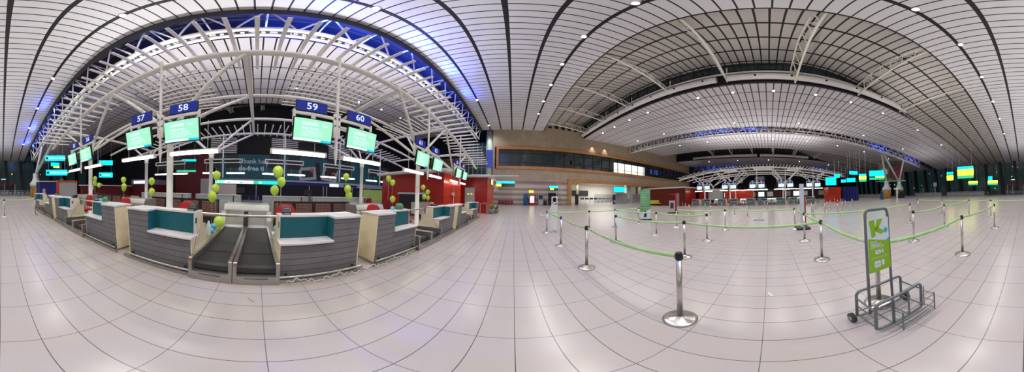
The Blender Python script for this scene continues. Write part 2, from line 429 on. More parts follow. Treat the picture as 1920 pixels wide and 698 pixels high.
# ------------------------------------------------------------------ roof trusses
def truss_y(X, y0, y1, zb, zt, name, label, hw=0.8, rb=0.13, strips=False, pitch=1.9):
    r = empty(name, (X, (y0+y1)/2, 0), 0, label, 'roof truss')
    O = Vector((X, (y0+y1)/2, 0))
    n = int((y1-y0)/pitch); ys = [y0+(y1-y0)*i/n for i in range(n+1)]
    off = (-0.26, 0.26) if strips else (0.0,)
    for dx in off:
        b = MB()
        for a, c in zip(ys, ys[1:]): b.tube((X+dx, a, zb(a)), (X+dx, c, zb(c)), rb, 'white_arch', 8, caps=False)
        q = b.build('bottom_chord', r); q.location = -O
    for dx in (-hw, hw):
        b = MB()
        for a, c in zip(ys, ys[1:]): b.tube((X+dx, a, zt(a)), (X+dx, c, zt(c)), 0.08, 'white_arch', 6, caps=False)
        q = b.build('top_chord', r); q.location = -O
    b = MB()
    for i in range(n):
        a, c = ys[i], ys[i+1]; mid = (a+c)/2
        for dx in (-hw, hw):
            if strips:
                b.tube((X+dx*0.3, a, zb(a)), (X+dx, mid, zt(mid)), 0.06, 'white_arch', 6, caps=False)
                b.tube((X+dx, mid, zt(mid)), (X+dx*0.3, c, zb(c)), 0.06, 'white_arch', 6, caps=False)
            else:
                b.tube((X, a, zb(a)), (X+dx, mid, zt(mid)), 0.065, 'white_arch', 6, caps=False)
                b.tube((X+dx, mid, zt(mid)), (X, c, zb(c)), 0.065, 'white_arch', 6, caps=False)
        b.tube((X-hw, mid, zt(mid)), (X+hw, mid, zt(mid)), 0.05, 'white_arch', 6, caps=False)
    q = b.build('web_lattice', r); q.location = -O
    if strips:
        y = y0+6
        while y < y1-12:
            b = MB(); b.box(X-0.09, X+0.09, y, y+0.55, zb(y)-0.06, zb(y)+0.02, 'frame')
            b.box(X-0.05, X+0.05, y+0.2, y+0.36, zb(y)-0.09, zb(y)-0.06, 'led'); y += 0.9
            q = b.build('strip_lamp', r); q.location = -O
    return r
truss_y(-7.15, -36, 30.8, lambda y: zc(y)-2.0 - 0.012*abs(y)*(y < 0), lambda y: zc(y)-0.12, 'roof_truss', 'long white roof truss with twin bottom tubes, lit blue above the near canopy', 0.85, 0.15, True, 2.6)
truss_y(27.1, -36, 31, lambda y: 12.4+0.02*y if y > 0 else 12.4-0.035*(-y)-0.0024*y*y, lambda y: zc(y)-0.25 if y > 0 else zc(y)-0.25-0.01*(-y), 'roof_truss', 'long white triangular roof truss crossing the hall above the empty queue lanes', 0.9, 0.15, False, 1.95)
truss_y(61.8, -30, 31, lambda y: 11.0+0.02*y-0.001*y*y*(y < 0), lambda y: zc(y)-0.8, 'roof_truss', 'farthest long white roof truss beyond the far check-in desks', 0.9, 0.13, False, 2.6)

def truss_x(x0, x1, Y, name, label):
    f = rf(Y)
    O = Vector((x0, Y, 0)); r = empty(name, O, 0, label, 'roof truss', )
    def zb(t): return zc(Y) + (1.0*rn(Y)+0.05)*(1-t) + (-0.15 if Y > 0 else -0.5)*t
    def P(t, dz=0, dy=0): return (x0+(x1-x0)*t, Y+dy, zb(t)+dz)
    f = max(f, 0.15)
    b = MB(); b.tube(P(0), P(1), 0.10, 'white_arch', 8); q = b.build('bottom_chord', r); q.location = -O
    b = MB(); n = 7
    ht = lambda t: (0.12+1.15*min(1, t*2.2))*max(0.35, f)
    for i in range(n): b.tube(P(i/n, ht(i/n), 0.45), P((i+1)/n, ht((i+1)/n), 0.45), 0.07, 'white_arch', 6)
    q = b.build('top_chord', r); q.location = -O
    b = MB()
    for i in range(n):
        a, c = i/n, (i+1)/n; mid = (a+c)/2
        b.tube(P(a), P(mid, ht(mid), 0.45), 0.045, 'white_arch', 6, caps=False); b.tube(P(mid, ht(mid), 0.45), P(c), 0.045, 'white_arch', 6, caps=False)
    b.tube(P(1, -0.1), P(1, 2.2*f), 0.08, 'white_arch', 6)
    q = b.build('web_lattice', r); q.location = -O
    return r
TY = [(-15.0, 'seventh'), (-9.0, 'sixth'), (-2.6, 'fifth'), (3.5, 'fourth'), (9.7, 'third'), (15.9, 'second'), (22.2, 'next to last'), (28.9, 'last')]
for y, w in TY:
    truss_x(5.65, 14.2, y, 'cross_truss', {28.9: 'white cross truss under the raised ceiling closest to the brown end wall', 22.2: 'white cross truss second from the brown end wall', 15.9: 'white cross truss third from the brown end wall', 9.7: 'white cross truss fourth from the brown end wall', 3.5: 'white cross truss overhead left of the single steel beam, fifth from the end wall', -2.6: 'white cross truss overhead, sixth from the brown end wall', -9.0: 'white cross truss seventh from the brown end wall', -15.0: 'white cross truss farthest from the brown end wall, where the raised ceiling tapers'}[y])
for y in (-14, -7.7, -1.5, 4.7, 11, 17):
    o = truss_x(40.2, 48.6, y, 'cross_truss', 'small distant white cross truss under the far raised ceiling')
    o['group'] = 'cross trusses under the far raised ceiling'
for y in (-9, -4.5, 0.2, 4.9, 9.6):
    o = truss_x(-29.0+3.9, -20.5, y, 'cross_truss', 'thin cross truss under the dark raised ceiling behind the canopy')
    o['group'] = 'cross trusses behind the canopy'

# ducts
def duct(X, y0, y1, r, label, dz=-0.1, gap=None):
    root = empty('air_duct', (X, (y0+y1)/2, 0), 0, label, 'air duct'); O = Vector(root.location)
    b = MB(); n = 14; ys = [y0+(y1-y0)*i/n for i in range(n+1)]
    for a, c in zip(ys, ys[1:]): b.tube((X, a, zc(a)+dz), (X, c, zc(c)+dz), r, 'duct', 14, caps=True)
    q = b.build('pipe', root); q.location = -O
    b = MB(); y = y0+1.2
    while y < y1-0.5:
        b.tube((X-r*0.9, y, zc(y)+dz-0.1), (X-r*1.04, y, zc(y)+dz-0.12), 0.11, 'blackmatte', 10); y += 3.1
    b.each('nozzle', root, -O)
duct(13.75, 4.4, 30.5, 0.36, 'long round white air duct left of the cross truss over the queue lanes')
duct(13.75, -15.8, 3.4, 0.36, 'long round white air duct right of the cross truss over the queue lanes')
duct(48.1, -12, 2.5, 0.4, 'distant round air duct under the far raised ceiling, right of a gap', -0.4)
duct(48.1, 3.4, 24, 0.4, 'distant round air duct under the far raised ceiling, left of a gap', -0.4)
b = MB()
for y0, y1 in ((-16, 30.5),):
    n = 16; ys = [y0+(y1-y0)*i/n for i in range(n+1)]
    for a, c in zip(ys, ys[1:]): b.tube((13.9, a, zc(a)+0.75*rf(a)), (13.9, c, zc(c)+0.75*rf(c)), 0.13, 'white_arch', 8, caps=False)
thing(b, 'roof_beam', (13.9, 7, 14.7), 'long white round beam running above the air ducts', 'roof beam')
# round vents on the end wall
for i in range(5):
    b = MB(); x = 6.9+1.35*i
    b.tube((x, W-0.03, 16.3-0.04*i), (x, W+0.2, 16.3-0.04*i), 0.45, 'blackmatte', 18)
    b.lathe((0, 0, 0), [(0.5, 0), (0.5, 0.05)], 'brown', 18) if False else None
    thing(b, 'wall_vent', (x, W, 16.3), 'round black vent hole high on the end wall', 'vent', 'round vents high on the end wall')

# ------------------------------------------------------------------ downlights
def downlight(x, y, z, label, group, e=260, r=0.13, on=True):
    root = empty('ceiling_light', (x, y, z), 0, label, 'ceiling light', group)
    b = MB(); b.lathe((0, 0, -0.04), [(r*1.35, 0.0), (r*1.4, 0.05)], 'white', 16); b.build('light_rim', root)
    b = MB(); b.lathe((0, 0, -0.06), [(r, 0.0), (r*0.98, 0.03)], 'bulb', 16); b.build('lens', root)
    if on: lamp('SPOT', (x, y, z-0.12), e, (1, 0.96, 0.92), size=r, angle=2.6, blend=0.8, name='downlight')
for i, y in enumerate([-0.4, 3.6, 7.6, 11.5, 15.3, 19.3, 23.3]):
    downlight(3.45, y, zc(y)-0.02, 'small round ceiling light in the dark slot left of the raised ceiling', 'ceiling lights in the slot beside the raised ceiling, toward the end wall', 900)
for i, y in enumerate([-4.9, -9.0, -13.6, -18.3, -22.8, -28]):
    downlight(3.45, y, zc(y)-0.02, 'small round ceiling light in the dark slot right of the luggage sizer', 'ceiling lights in the slot beside the raised ceiling, toward the glass front', 800)
for i, y in enumerate([-5.1, -13.8, -20, -26, -33]):
    downlight(-4.6, y, zc(y)-0.02, 'small round ceiling light over the left end of the check-in row', 'ceiling lights above the left end of the check-in row', 800)
for i, y in enumerate([3.6, 19.0, 28.4]):
    downlight(-4.6, y, zc(y)-0.02, 'small round ceiling light over the right end of the check-in row', 'ceiling lights above the right end of the check-in row', 800)
for y in [-28, -20.5, -13.5, -8.9, -4.9, -0.7, 3.3, 7.1, 14.3, 18, 21.8, 25.5]:
    downlight(15.6, y, zc(y)-0.78, 'small round ceiling light on the flat ceiling past the air ducts', 'ceiling lights past the air ducts', 620, 0.12)
for y in [-26, -16, -4.7, 5, 18, 25]:
    downlight(24.0, y, zc(y)-0.78, 'small round ceiling light just before the long triangular truss', 'ceiling lights before the long triangular truss', 500, 0.11)
for y in [-30, -22, -15, -8, -1, 6, 13, 20]:
    downlight(33.0, y, zc(y)-0.52, 'distant small ceiling light beyond the long triangular truss', 'distant ceiling lights beyond the long triangular truss', 700, 0.1)
for y in [-20, -10, 0, 10, 20]:
    downlight(52.0, y, zc(y)-1.02, 'very distant ceiling light over the far check-in desks', 'very distant ceiling lights', 700, 0.12)
for x, y in [(-10.3, -5.0), (-16.3, 3.6), (-16.4, 11.3), (-16.3, 15), (-16.3, 19), (-10.6, 18.7)]:
    downlight(x, y, zc(y)-0.42, 'small ceiling light seen through the white canopy', 'ceiling lights seen through the canopy', 500, 0.11)
# wall washers by the end wall
for x in (16.2, 19.4): lamp('SPOT', (x, W-0.55, zc(W)-1.7), 420, (1, 0.85, 0.6), (math.radians(10), 0, 0), 0.05, 1.1, 0.9, 'wall_washer')
# blue accent lights in the roof slot
BL = (0.03, 0.09, 1.0)
for y, e in ((1.0, 500), (5.0, 700), (9.5, 600), (14, 400), (22, 250), (-6, 60), (-24, 300), (-30, 300)):
    lamp('POINT', (-7.3, y, zc(y)-0.1), e*1.1, BL, size=0.12, name='blue_accent')
for y, e in ((2.5, 160), (7.5, 300), (12, 300), (17, 200), (-19, 120), (-26, 200), (-32, 200)):
    lamp('SPOT', (-6.35, y, zc(y)-1.0), e*5.5, BL, (math.radians(180), math.radians(18), 0), 0.08, 2.7, 0.9, 'blue_accent')
for y, e in ((3, 220), (8, 220), (-22, 350), (-33, 300), (12, 120)):
    lamp('POINT', (27.1, y, zc(y)+0.1), e, BL, size=0.12, name='blue_accent')
for y in (-20, 14, 22): lamp('POINT', (61.8, y, zc(y)-0.4), 500, BL, size=0.12, name='blue_accent')

# ------------------------------------------------------------------ check-in islands
class Isle:
    # near island: identity.  far island: rotated half a turn
    def __init__(s, far): s.far = far
    def P(s, x, y, z=0): return Vector((22.3-x, 3.94-y, z)) if s.far else Vector((x, y, z))
    def rz(s): return PI if s.far else 0.0
near, far = Isle(False), Isle(True)

def make_desk(side):
    # side=+1: high block at +y end; -1: mirrored. local origin: front bottom centre, +x toward the passengers
    r = empty('check_in_desk', (0, 0, 0))
    L = 1.38; s = side
    ynotch = 0.17*s; yhi = L/2*s; ylo = -L/2*s
    xb, xt = -0.02, 0.09         # the front leans out toward its top
    def X(z): return xb+(xt-xb)*z/1.12
    b = MB()
    # lower front (below the ledge) and tall block
    def slab(y0, y1, z0, z1, xi):
        b.add([(X(z0), y0, z0), (X(z0), y1, z0), (X(z1), y1, z1), (X(z1), y0, z1), (xi, y0, z0), (xi, y1, z0), (xi, y1, z1), (xi, y0, z1)],
              [(0, 1, 2, 3), (7, 6, 5, 4), (3, 2, 6, 7), (0, 4, 5, 1), (0, 3, 7, 4), (1, 5, 6, 2)], 'slat')
    y0, y1 = sorted((ylo, ynotch)); slab(y0, y1, 0.05, 0.68, -0.3)
    y0, y1 = sorted((ynotch, yhi)); slab(y0, y1, 0.05, 1.08, -0.3)
    b.build('front_panel', r)
    b = MB(); b.box(-0.9, 0.0, -L/2+0.02, L/2-0.02, 0, 0.05, 'steel_dark'); b.build('plinth', r)
    b = MB()
    sp = [(X(0.05)+0.004, 0.05), (X(1.08)+0.004, 1.08), (-0.42, 1.08), (-0.42, 0.95), (-0.75, 0.93), (-0.75, 0.05)]
    a = yhi; b.prism(sp, 'y', a, a+0.02*s, 'beige')
    b.build('side_panel', r)
    b = MB()
    sp = [(X(0.05)+0.004, 0.05), (X(0.68)+0.004, 0.68), (-0.2, 0.70), (-0.2, 1.12), (-0.32, 1.13), (-0.32, 1.08), (-0.48, 1.06), (-0.5, 0.86), (-0.66, 0.84), (-0.68, 0.55), (-0.8, 0.5), (-0.8, 0.05)]
    a = ylo; b.prism(sp, 'y', a, a-0.02*s, 'beige')
    b.build('side_panel', r)
    b = MB()
    y0, y1 = sorted((ylo-0.02*s, yhi+0.03*s)); b.bbox(-0.46, -0.19, y0, y1, 1.085, 1.125, 'counter', 0.006)
    y0, y1 = sorted((ynotch-0.0*s, yhi+0.03*s)); b.bbox(-0.3, 0.105, y0, y1, 1.083, 1.123, 'counter', 0.006)
    b.build('worktop', r)
    b = MB()
    y0, y1 = sorted((ylo-0.03*s, ynotch)); b.bbox(-0.24, 0.095, y0, y1, 0.68, 0.72, 'counter', 0.006)
    b.build('ledge', r)
    b = MB()
    y0, y1 = sorted((ylo, ynotch)); b.box(-0.24, -0.2, y0, y1, 0.72, 1.085, 'teal')
    y0, y1 = sorted((ynotch-0.006*s, ynotch)); b.box(-0.24, 0.06, y0, y1, 0.72, 1.085, 'teal')
    b.build('back_panel', r)
    b = MB(); b.tube((0.11, -L/2-0.05, 0.13), (0.11, L/2+0.05, 0.13), 0.022, 'steel', 8)
    b.box(0.06, 0.1, -L/2-0.1, L/2+0.1, 0.0, 0.07, 'steel_dark')
    b.build('bumper_rail', r)
    b = MB()
    for yy in (-L/2+0.1, L/2-0.1): b.tube((-0.03, yy, 0.13), (0.12, yy, 0.13), 0.016, 'black', 6)
    b.each('bracket', r)
    return r
DP, DM = make_desk(1), make_desk(-1)
used = set()
def place(proto, loc, rz, label, group=None, **k):
    if proto.name not in used: o = proto; used.add(proto.name)
    else: o = copy_tree(proto)
    o.location = loc; o.rotation_euler = (0, 0, rz)
    if group: o['group'] = group
    return tag(o, label, k.get('cat'))
YC0 = -0.33; PITCH = 4.6
FX = -2.45
def make_conveyor():
    r = empty('baggage_conveyor', (0, 0, 0))      # origin: front bottom centre, depth toward -x
    w = 0.34
    b = MB()
    for s in (-1, 1):
        b.box(-2.55, 0.15, s*w-(0.055 if s > 0 else 0), s*w+(0.055 if s < 0 else 0), 0, 0.40, 'steel_dark')
        b.bbox(-2.55, 0.16, s*w-(0.065 if s > 0 else 0), s*w+(0.065 if s < 0 else 0), 0.385, 0.415, 'steel', 0.006)
    b.build('side_frame', r)
    b = MB(); b.box(0.05, 0.15, -w, w, 0.0, 0.16, 'steel_dark'); b.box(0.15, 0.155, -w*0.5, w*0.5, 0.12, 0.128, 'black'); b.build('front_plate', r)
    b = MB(); n = 6
    prof = [(0.02, 0.12), (0.06, 0.2), (0.05, 0.27), (0.0, 0.30), (-1.0, 0.31), (-1.05, 0.30), (-1.1, 0.315), (-2.5, 0.36), (-2.5, 0.1), (0.0, 0.1)]
    b.prism(prof, 'y', -w+0.05, w-0.05, 'rubber')
    b.box(-0.52, -0.5, -w+0.05, w-0.05, 0.309, 0.312, 'black')
    b.build('belt', r)
    b = MB(); b.bbox(0.155, 0.161, -w+0.012, -w+0.05, 0.345, 0.37, 'orangeline', 0.002); b.box(-0.3, -0.2, w-0.03, w-0.005, 0.415, 0.419, 'orangeline'); b.each('warning_label', r)
    return r
CV = make_conveyor()
def make_hood():
    r = empty('conveyor_hood', (0, 0, 0))
    b = MB(); b.prism([(0.1, 0.36), (0, 0.42), (-0.06, 0.88), (-0.14, 1.06), (-0.9, 1.06), (-0.9, 0.36)], 'y', -0.71, 0.71, 'hood'); b.build('cover', r)
    b = MB()
    for y in (-0.7, 0.0, 0.7): b.prism([(0.14, 0.40), (0.1, 0.56), (0.0, 0.85), (-0.03, 0.85), (-0.03, 0.40)], 'y', y-0.07, y+0.07, 'black' if y == 0 else 'hood')
    b.each('divider', r)
    b = MB(); b.box(-0.02, 0.0, -0.1, 0.12, 0.73, 0.83, 'paper'); b.ball((0.004, 0.01, 0.78), 0.05, 'orangeline', 10, 6, (0.1, 1.3, 0.6)); b.build('notice', r)
    return r
HD = make_hood()
def make_chair():
    r = empty('office_chair', (0, 0, 0))
    b = MB()
    n = 14; pts = []
    for i in range(n+1):
        t = i/n; a = PI*t; pts.append((0.26*math.cos(a)*(1 if t < .5 else 1), 0.0))
    prof = [(-0.24, 0.62), (-0.27, 0.9), (-0.25, 1.05), (-0.18, 1.14), (0, 1.17), (0.18, 1.14), (0.25, 1.05), (0.27, 0.9), (0.24, 0.62)]
    v = []; 
    for x in (0.0, -0.05):
        for (y, z) in prof: v.append((x + 0.10*(y/0.27)**2, y, z))
    k = len(prof); fs = [tuple(range(k)), tuple(range(k, 2*k))[::-1]]+[(i, i+k, (i+1) % k+k, (i+1) % k) for i in range(k)]
    b.add(v, fs, 'chair_red'); b.build('backrest', r)
    b = MB(); b.bbox(0.03, 0.5, -0.25, 0.25, 0.45, 0.54, 'chair_red', 0.03); b.build('seat', r)
    b = MB(); b.tube((0.26, 0, 0.06), (0.26, 0, 0.45), 0.03, 'black', 8); b.tube((0.1, 0, 0.42), (-0.03, 0, 0.75), 0.02, 'black', 6)
    b.build('stem', r)
    for i in range(5):
        a = 2*PI*i/5; b = MB(); b.tube((0.26, 0, 0.1), (0.26+0.26*math.cos(a), 0.26*math.sin(a), 0.06), 0.018, 'black', 6); b.ball((0.26+0.26*math.cos(a), 0.26*math.sin(a), 0.03), 0.03, 'black', 8, 6); b.build('leg', r)
    return r
CH = make_chair()
NUM = {}
near_signs = {-2: ('53', '54'), -1: ('55', '56'), 0: ('57', '58'), 1: ('59', '60'), 2: ('61', '62'), 3: ('63', '64')}
far_signs = {-2: ('56', '55'), -1: ('54', '53'), 0: ('52', '51'), 1: ('50', '49'), 2: ('48', '47'), 3: ('46', '45')}
def ord_far(k): return {-2: 'leftmost', -1: 'second from the left', 0: 'third from the left', 1: 'fourth from the left', 2: 'fifth from the left'}[k]
def desk_label(island, k, side):
    # desk beside conveyor pair k; side -1 = lower y end, +1 = higher y end
    if not island.far:
        names = {(-2, -1): 'grey slatted check-in desk with teal recess at the left end of the near row',
                 (-2, 1): 'grey slatted check-in desk with beige side, second in the near row from the left end',
                 (-1, -1): 'grey slatted check-in desk with teal recess below the sign 56',
                 (-1, 1): 'grey slatted check-in desk with beige side panel below the sign 57',
                 (0, -1): 'large grey slatted check-in desk left of the two open baggage belts, sign 58 above',
                 (0, 1): 'large grey slatted check-in desk right of the two open baggage belts, sign 59 above',
                 (1, -1): 'grey slatted check-in desk with wide beige side below the sign 60',
                 (1, 1): 'grey slatted check-in desk with teal recess below the sign 61',
                 (2, -1): 'grey slatted check-in desk below the sign 62',
                 (2, 1): 'grey slatted check-in desk at the right end of the near row by the red kiosk'}
        return names[(k, side)]
    o = {-2: 'rightmost... ', }
    pos = {-2: 'at the left end of the far row', -1: 'left of centre in the far row', 0: 'in the middle of the far row', 1: 'right of centre in the far row', 2: 'at the right end of the far row'}
    return 'distant grey check-in desk %s, %s of its belts' % (pos[k], 'right' if side < 0 else 'left')
for isl in (near, far):
    for k in range(-2, 3):
        yc = YC0+PITCH*k
        for side in (-1, 1):
            yd = yc + side*1.39
            pr_ = DP if side > 0 else DM
            place(pr_, isl.P(FX, yd), isl.rz(), desk_label(isl, k, side), 'check-in desks of the far row' if isl.far else 'check-in desks of the near row', cat='check-in desk')
        where = {-2: 'far left', -1: 'left', 0: 'centre', 1: 'right', 2: 'far right'}[k]
        for j, dy in enumerate((-0.345, 0.345)):
            if isl.far and abs(k) > 1 and False: continue
            n1 = {(-2, 0): 'black baggage belt nearest the left end of the near row', (-2, 1): 'black baggage belt, second from the left end of the near row',
                  (-1, 0): 'black baggage belt beside the desk under sign 56', (-1, 1): 'black baggage belt beside the desk under sign 57',
                  (0, 0): 'wide open black baggage belt in a steel frame, left of the pair beside desk 58', (0, 1): 'wide open black baggage belt in a steel frame, right of the pair beside desk 59',
                  (1, 0): 'black baggage belt beside the desk under sign 60', (1, 1): 'black baggage belt beside the desk under sign 61',
                  (2, 0): 'black baggage belt beside the desk under sign 62', (2, 1): 'black baggage belt at the right end of the near row'}[(k, j)]
            if isl.far: n1 = 'distant black baggage belt between desks of the far row'
            place(CV, isl.P(FX, yc+dy), isl.rz(), n1, 'baggage belts of the far row' if isl.far else 'baggage belts of the near row', cat='baggage conveyor')
        n2 = {-2: 'steel hood at the back of the leftmost pair of belts', -1: 'steel hood at the back of the belts between signs 56 and 57', 0: 'wide brushed steel hood with a small notice behind the two centre belts', 1: 'steel hood at the back of the belts between signs 60 and 61', 2: 'steel hood at the back of the rightmost pair of belts'}[k]
        if isl.far: n2 = 'distant steel hood behind a pair of far belts'
        place(HD, isl.P(-5.0, yc), isl.rz(), n2, 'hoods behind the far belts' if isl.far else 'hoods behind the near belts', cat='conveyor hood')
        if not isl.far:
            b = MB(); b.tube((0, -0.76, 1.04), (0, 0.76, 1.04), 0.028, 'steel', 8); 
            rr = thing(b, 'barrier_bar', isl.P(-3.0, yc, 0) if False else (0, 0, 0), {-2: 'steel bar across the leftmost belts', -1: 'steel bar across the belts left of the desk under sign 57', 0: 'horizontal steel bar across the two centre belts', 1: 'steel bar across the belts between signs 60 and 61', 2: 'steel bar across the rightmost belts'}[k], 'barrier bar', 'steel bars across the belts')
            rr.location = isl.P(-3.0, yc, 0)
            b = MB()
            for s in (-1, 1): b.box(-0.02, 0.02, s*0.745-0.02, s*0.745+0.02, 0, 1.06, 'steel_dark')
            b.each('post', rr)
# chairs
for (y, lab) in [(-6.75, 'red chair back behind the desk under sign 56'), (-4.25, 'red chair back behind the desk under sign 57'), (-1.85, 'red chair back behind the desk under sign 58'), (0.72, 'red chair back behind the desk under sign 59'), (3.5, 'red chair back behind the desk under sign 60'), (4.85, 'red chair back behind the desk under sign 61')]:
    place(CH, (-4.1, y, 0.03 if 0 else 0), 0, lab, 'red office chairs', cat='office chair')
for (x, y, lab) in [(-9.9, -3.4, 'small red chair behind the grey rear counter, left of the balloons'), (-9.0, 7.4, 'small red chair in front of the red kiosk')]:
    place(CH, (x, y, 0), PI, lab, 'red office chairs', cat='office chair')

# overhead sign poles
def make_pole():
    r = empty('sign_pole', (0, 0, 0))
    b = MB(); b.tube((0, 0, 2.62), (0, 0, 6.1), 0.045, 'white', 10); b.tube((0, 0, 2.24), (0, 0, 2.62), 0.012, 'white', 10, r1=0.06); b.build('mast', r)
    b = MB(); b.bbox(-0.03, 0.03, -0.11, 0.11, 3.0, 3.75, 'white', 0.02); b.build('mast_plate', r)
    b = MB(); b.box(-0.03, 0.03, -1.15, 1.15, 3.56, 3.64, 'white'); b.box(-0.03, 0.03, -1.15, 1.15, 3.34, 3.39, 'white')
    for s in (-1, 1): b.bbox(-0.04, 0.04, s*1.15-0.04, s*1.15+0.04, 3.2, 3.7, 'white', 0.02)
    b.build('crossbar', r)
    return r
PO = make_pole()
def numsign(p, rz, num, label, grp):
    r = empty('desk_number_sign', p, rz, label, 'number sign', grp)
    b = MB(); b.bbox(-0.03, 0.03, -0.41, 0.41, -0.175, 0.175, 'frame', 0.01); b.build('case', r)
    b = MB(); b.box(0.03, 0.034, -0.395, 0.395, -0.16, 0.16, 'signblue'); b.build('face', r)
    text('number', num, 0.30, 'signtext', r, (0.037, 0, -0.01), RX, bold=0.003)
    return r
def monitor(p, rz, label, grp, detail, pale=False):
    r = empty('display_monitor', p, rz, label, 'monitor', grp)
    T = Matrix.Rotation(math.radians(9), 4, 'Y')
    sc = 'screen2' if pale else 'screen'
    b = MB(); b.box(-0.08, 0.0, -0.50, 0.50, -0.31, 0.31, 'black', T); b.build('casing', r)
    b = MB(); b.box(0.0, 0.004, -0.48, 0.48, -0.29, 0.29, sc, T); b.build('screen', r)
    b = MB(); b.box(0.004, 0.006, -0.48, 0.48, -0.29, -0.235, 'screentext', T); b.box(0.006, 0.008, 0.2, 0.48, -0.29, -0.235, 'screenblue', T); b.build('ticker', r)
    b = MB(); b.box(-0.14, -0.08, -0.05, 0.05, -0.1, 0.5, 'white', T); b.build('mount', r)
    if detail:
        rot = (PI/2-math.radians(9), 0, PI/2)
        def q(y, z): return tuple(T @ Vector((0.012, y, z)))
        text('lettering', 'kulula', 0.17, 'screentext', r, q(-0.30, 0.17), rot, 'LEFT', 0.001, 0.004)
        text('lettering', '.com', 0.09, 'screentext', r, q(0.18, 0.15), rot, 'LEFT', 0.001, 0.001)
        text('lettering', 'bag drop', 0.115, 'screentext', r, q(-0.30, 0.045), rot, 'LEFT', 0.001, 0.001)
        b = MB()
        for i, (z, w) in enumerate(((-0.04, 0.55), (-0.08, 0.5), (-0.12, 0.6), (-0.16, 0.42))): b.box(0.006, 0.008, -0.3, -0.3+w, z-0.006, z+0.006, 'screentext', T)
        b.build('text_lines', r)
        b = MB(); b.add([tuple(T @ Vector((0.014, 0.155+0.012*math.cos(a), 0.125+0.014*math.sin(a)))) for a in [2*PI*i/10 for i in range(10)]], [tuple(range(10))], 'screenblue'); b.build('dot', r)
    return r
def make_tube():
    r = empty('tube_light', (0, 0, 0))
    b = MB(); b.tube((0, -0.66, 0), (0, 0.66, 0), 0.05, 'tube', 10); b.build('tube', r)
    b = MB(); b.box(-0.05, 0.05, -0.72, 0.72, 0.045, 0.075, 'white')
    for s in (-1, 1): b.bbox(-0.05, 0.05, s*0.70-0.03, s*0.70+0.03, -0.05, 0.07, 'white', 0.01)
    b.build('fitting', r)
    b = MB()
    for s in (-0.4, 0.4): b.tube((0, s, 0.06), (0, s, 0.9), 0.008, 'white', 5)
    b.each('rod', r)
    return r
TL = make_tube()
for isl in (near, far):
    for k in range(-2, 4):
        if isl.far and k == -2: continue
        if not isl.far and k == -2: continue
        yp = 1.97+PITCH*(k-1)
        if not isl.far:
            a, c = near_signs[k]
            lab = 'slim white sign pole with pointed lower tip between signs %s and %s' % (a, c)
        else:
            a, c = far_signs[k]; lab = 'distant white sign pole between the far screens %s and %s' % (c, a)
        place(PO, isl.P(-3.85, yp), isl.rz(), lab, 'sign poles over the far desks' if isl.far else 'sign poles over the near desks', cat='sign pole')
        for dy, num in ((-0.71, a), (0.72, c)):
            if not isl.far and num == '64': pass
            g = 'far desk number signs' if isl.far else 'desk number signs'
            numsign(isl.P(-3.84, yp+dy, 3.83), isl.rz(), num, ('distant small blue sign numbered %s in the far row' if isl.far else 'blue hanging sign with the white number %s') % num, g)
            dm = -0.70 if dy < 0 else 0.73
            pale = isl.far or k in (2, 3, -1)
            monitor(isl.P(-3.68, yp+dm, 3.06), isl.rz(), ('distant lit screen hanging under the far sign %s' if isl.far else 'lit pale green screen hanging under the sign %s') % num, 'screens over the far desks' if isl.far else 'screens over the near desks', not isl.far, isl.far)
            if isl.far:
                place(TL, isl.P(-3.95, yp+(-0.96 if dy < 0 else 0.96), 2.49), isl.rz(), 'distant glowing white tube light of the far row', 'tube lights of the far row', cat='tube light')
            else:
                place(TL, isl.P(-3.95, yp+(-0.96 if dy < 0 else 0.96), 2.49), isl.rz(), 'bright white tube light hanging below the screen of sign %s' % num, 'tube lights over the near desks', cat='tube light')
        # rear row seen from behind
        if True:
            place(TL, isl.P(-12.2, yp-0.95, 2.75), isl.rz(), 'white tube light of the rear row, %s side of a pole' % 'one' if False else ('white tube light over the rear counters' if not isl.far else 'distant white tube light over the far rear counters'), 'rear tube lights' if not isl.far else 'far rear tube lights', cat='tube light')
            place(TL, isl.P(-12.2, yp+0.95, 2.75), isl.rz(), ('white tube light over the rear counters' if not isl.far else 'distant white tube light over the far rear counters'), 'rear tube lights' if not isl.far else 'far rear tube lights', cat='tube light')
            if not isl.far:
                r = empty('screen_bracket', isl.P(-12.05, yp, 0), 0, 'slim white pole with a two-bar bracket and dark screen backs over the rear counters', 'screen bracket', 'brackets over the rear counters')
                b = MB(); b.tube((0, 0, 2.4), (0, 0, 5.9), 0.05, 'white', 8); b.build('mast', r)
                b = MB()
                for z in (3.55, 3.82): b.box(-0.03, 0.03, -1.45, 1.45, z-0.035, z+0.035, 'white')
                for s in (-1, 1): b.box(-0.03, 0.03, s*1.45-0.03, s*1.45+0.03, 3.52, 3.85, 'white')
                b.bbox(-0.06, 0.1, -0.08, 0.08, 3.5, 3.95, 'greyl', 0.03)
                b.build('bracket', r)
                for s in (-0.72, 0.72):
                    b = MB(); b.bbox(-0.08, -0.02, s-0.5, s+0.5, 3.15, 3.75, 'black', 0.02); b.box(-0.08, -0.02, s-0.42, s+0.42, 3.88, 4.2, 'black'); b.build('screen_back', r)

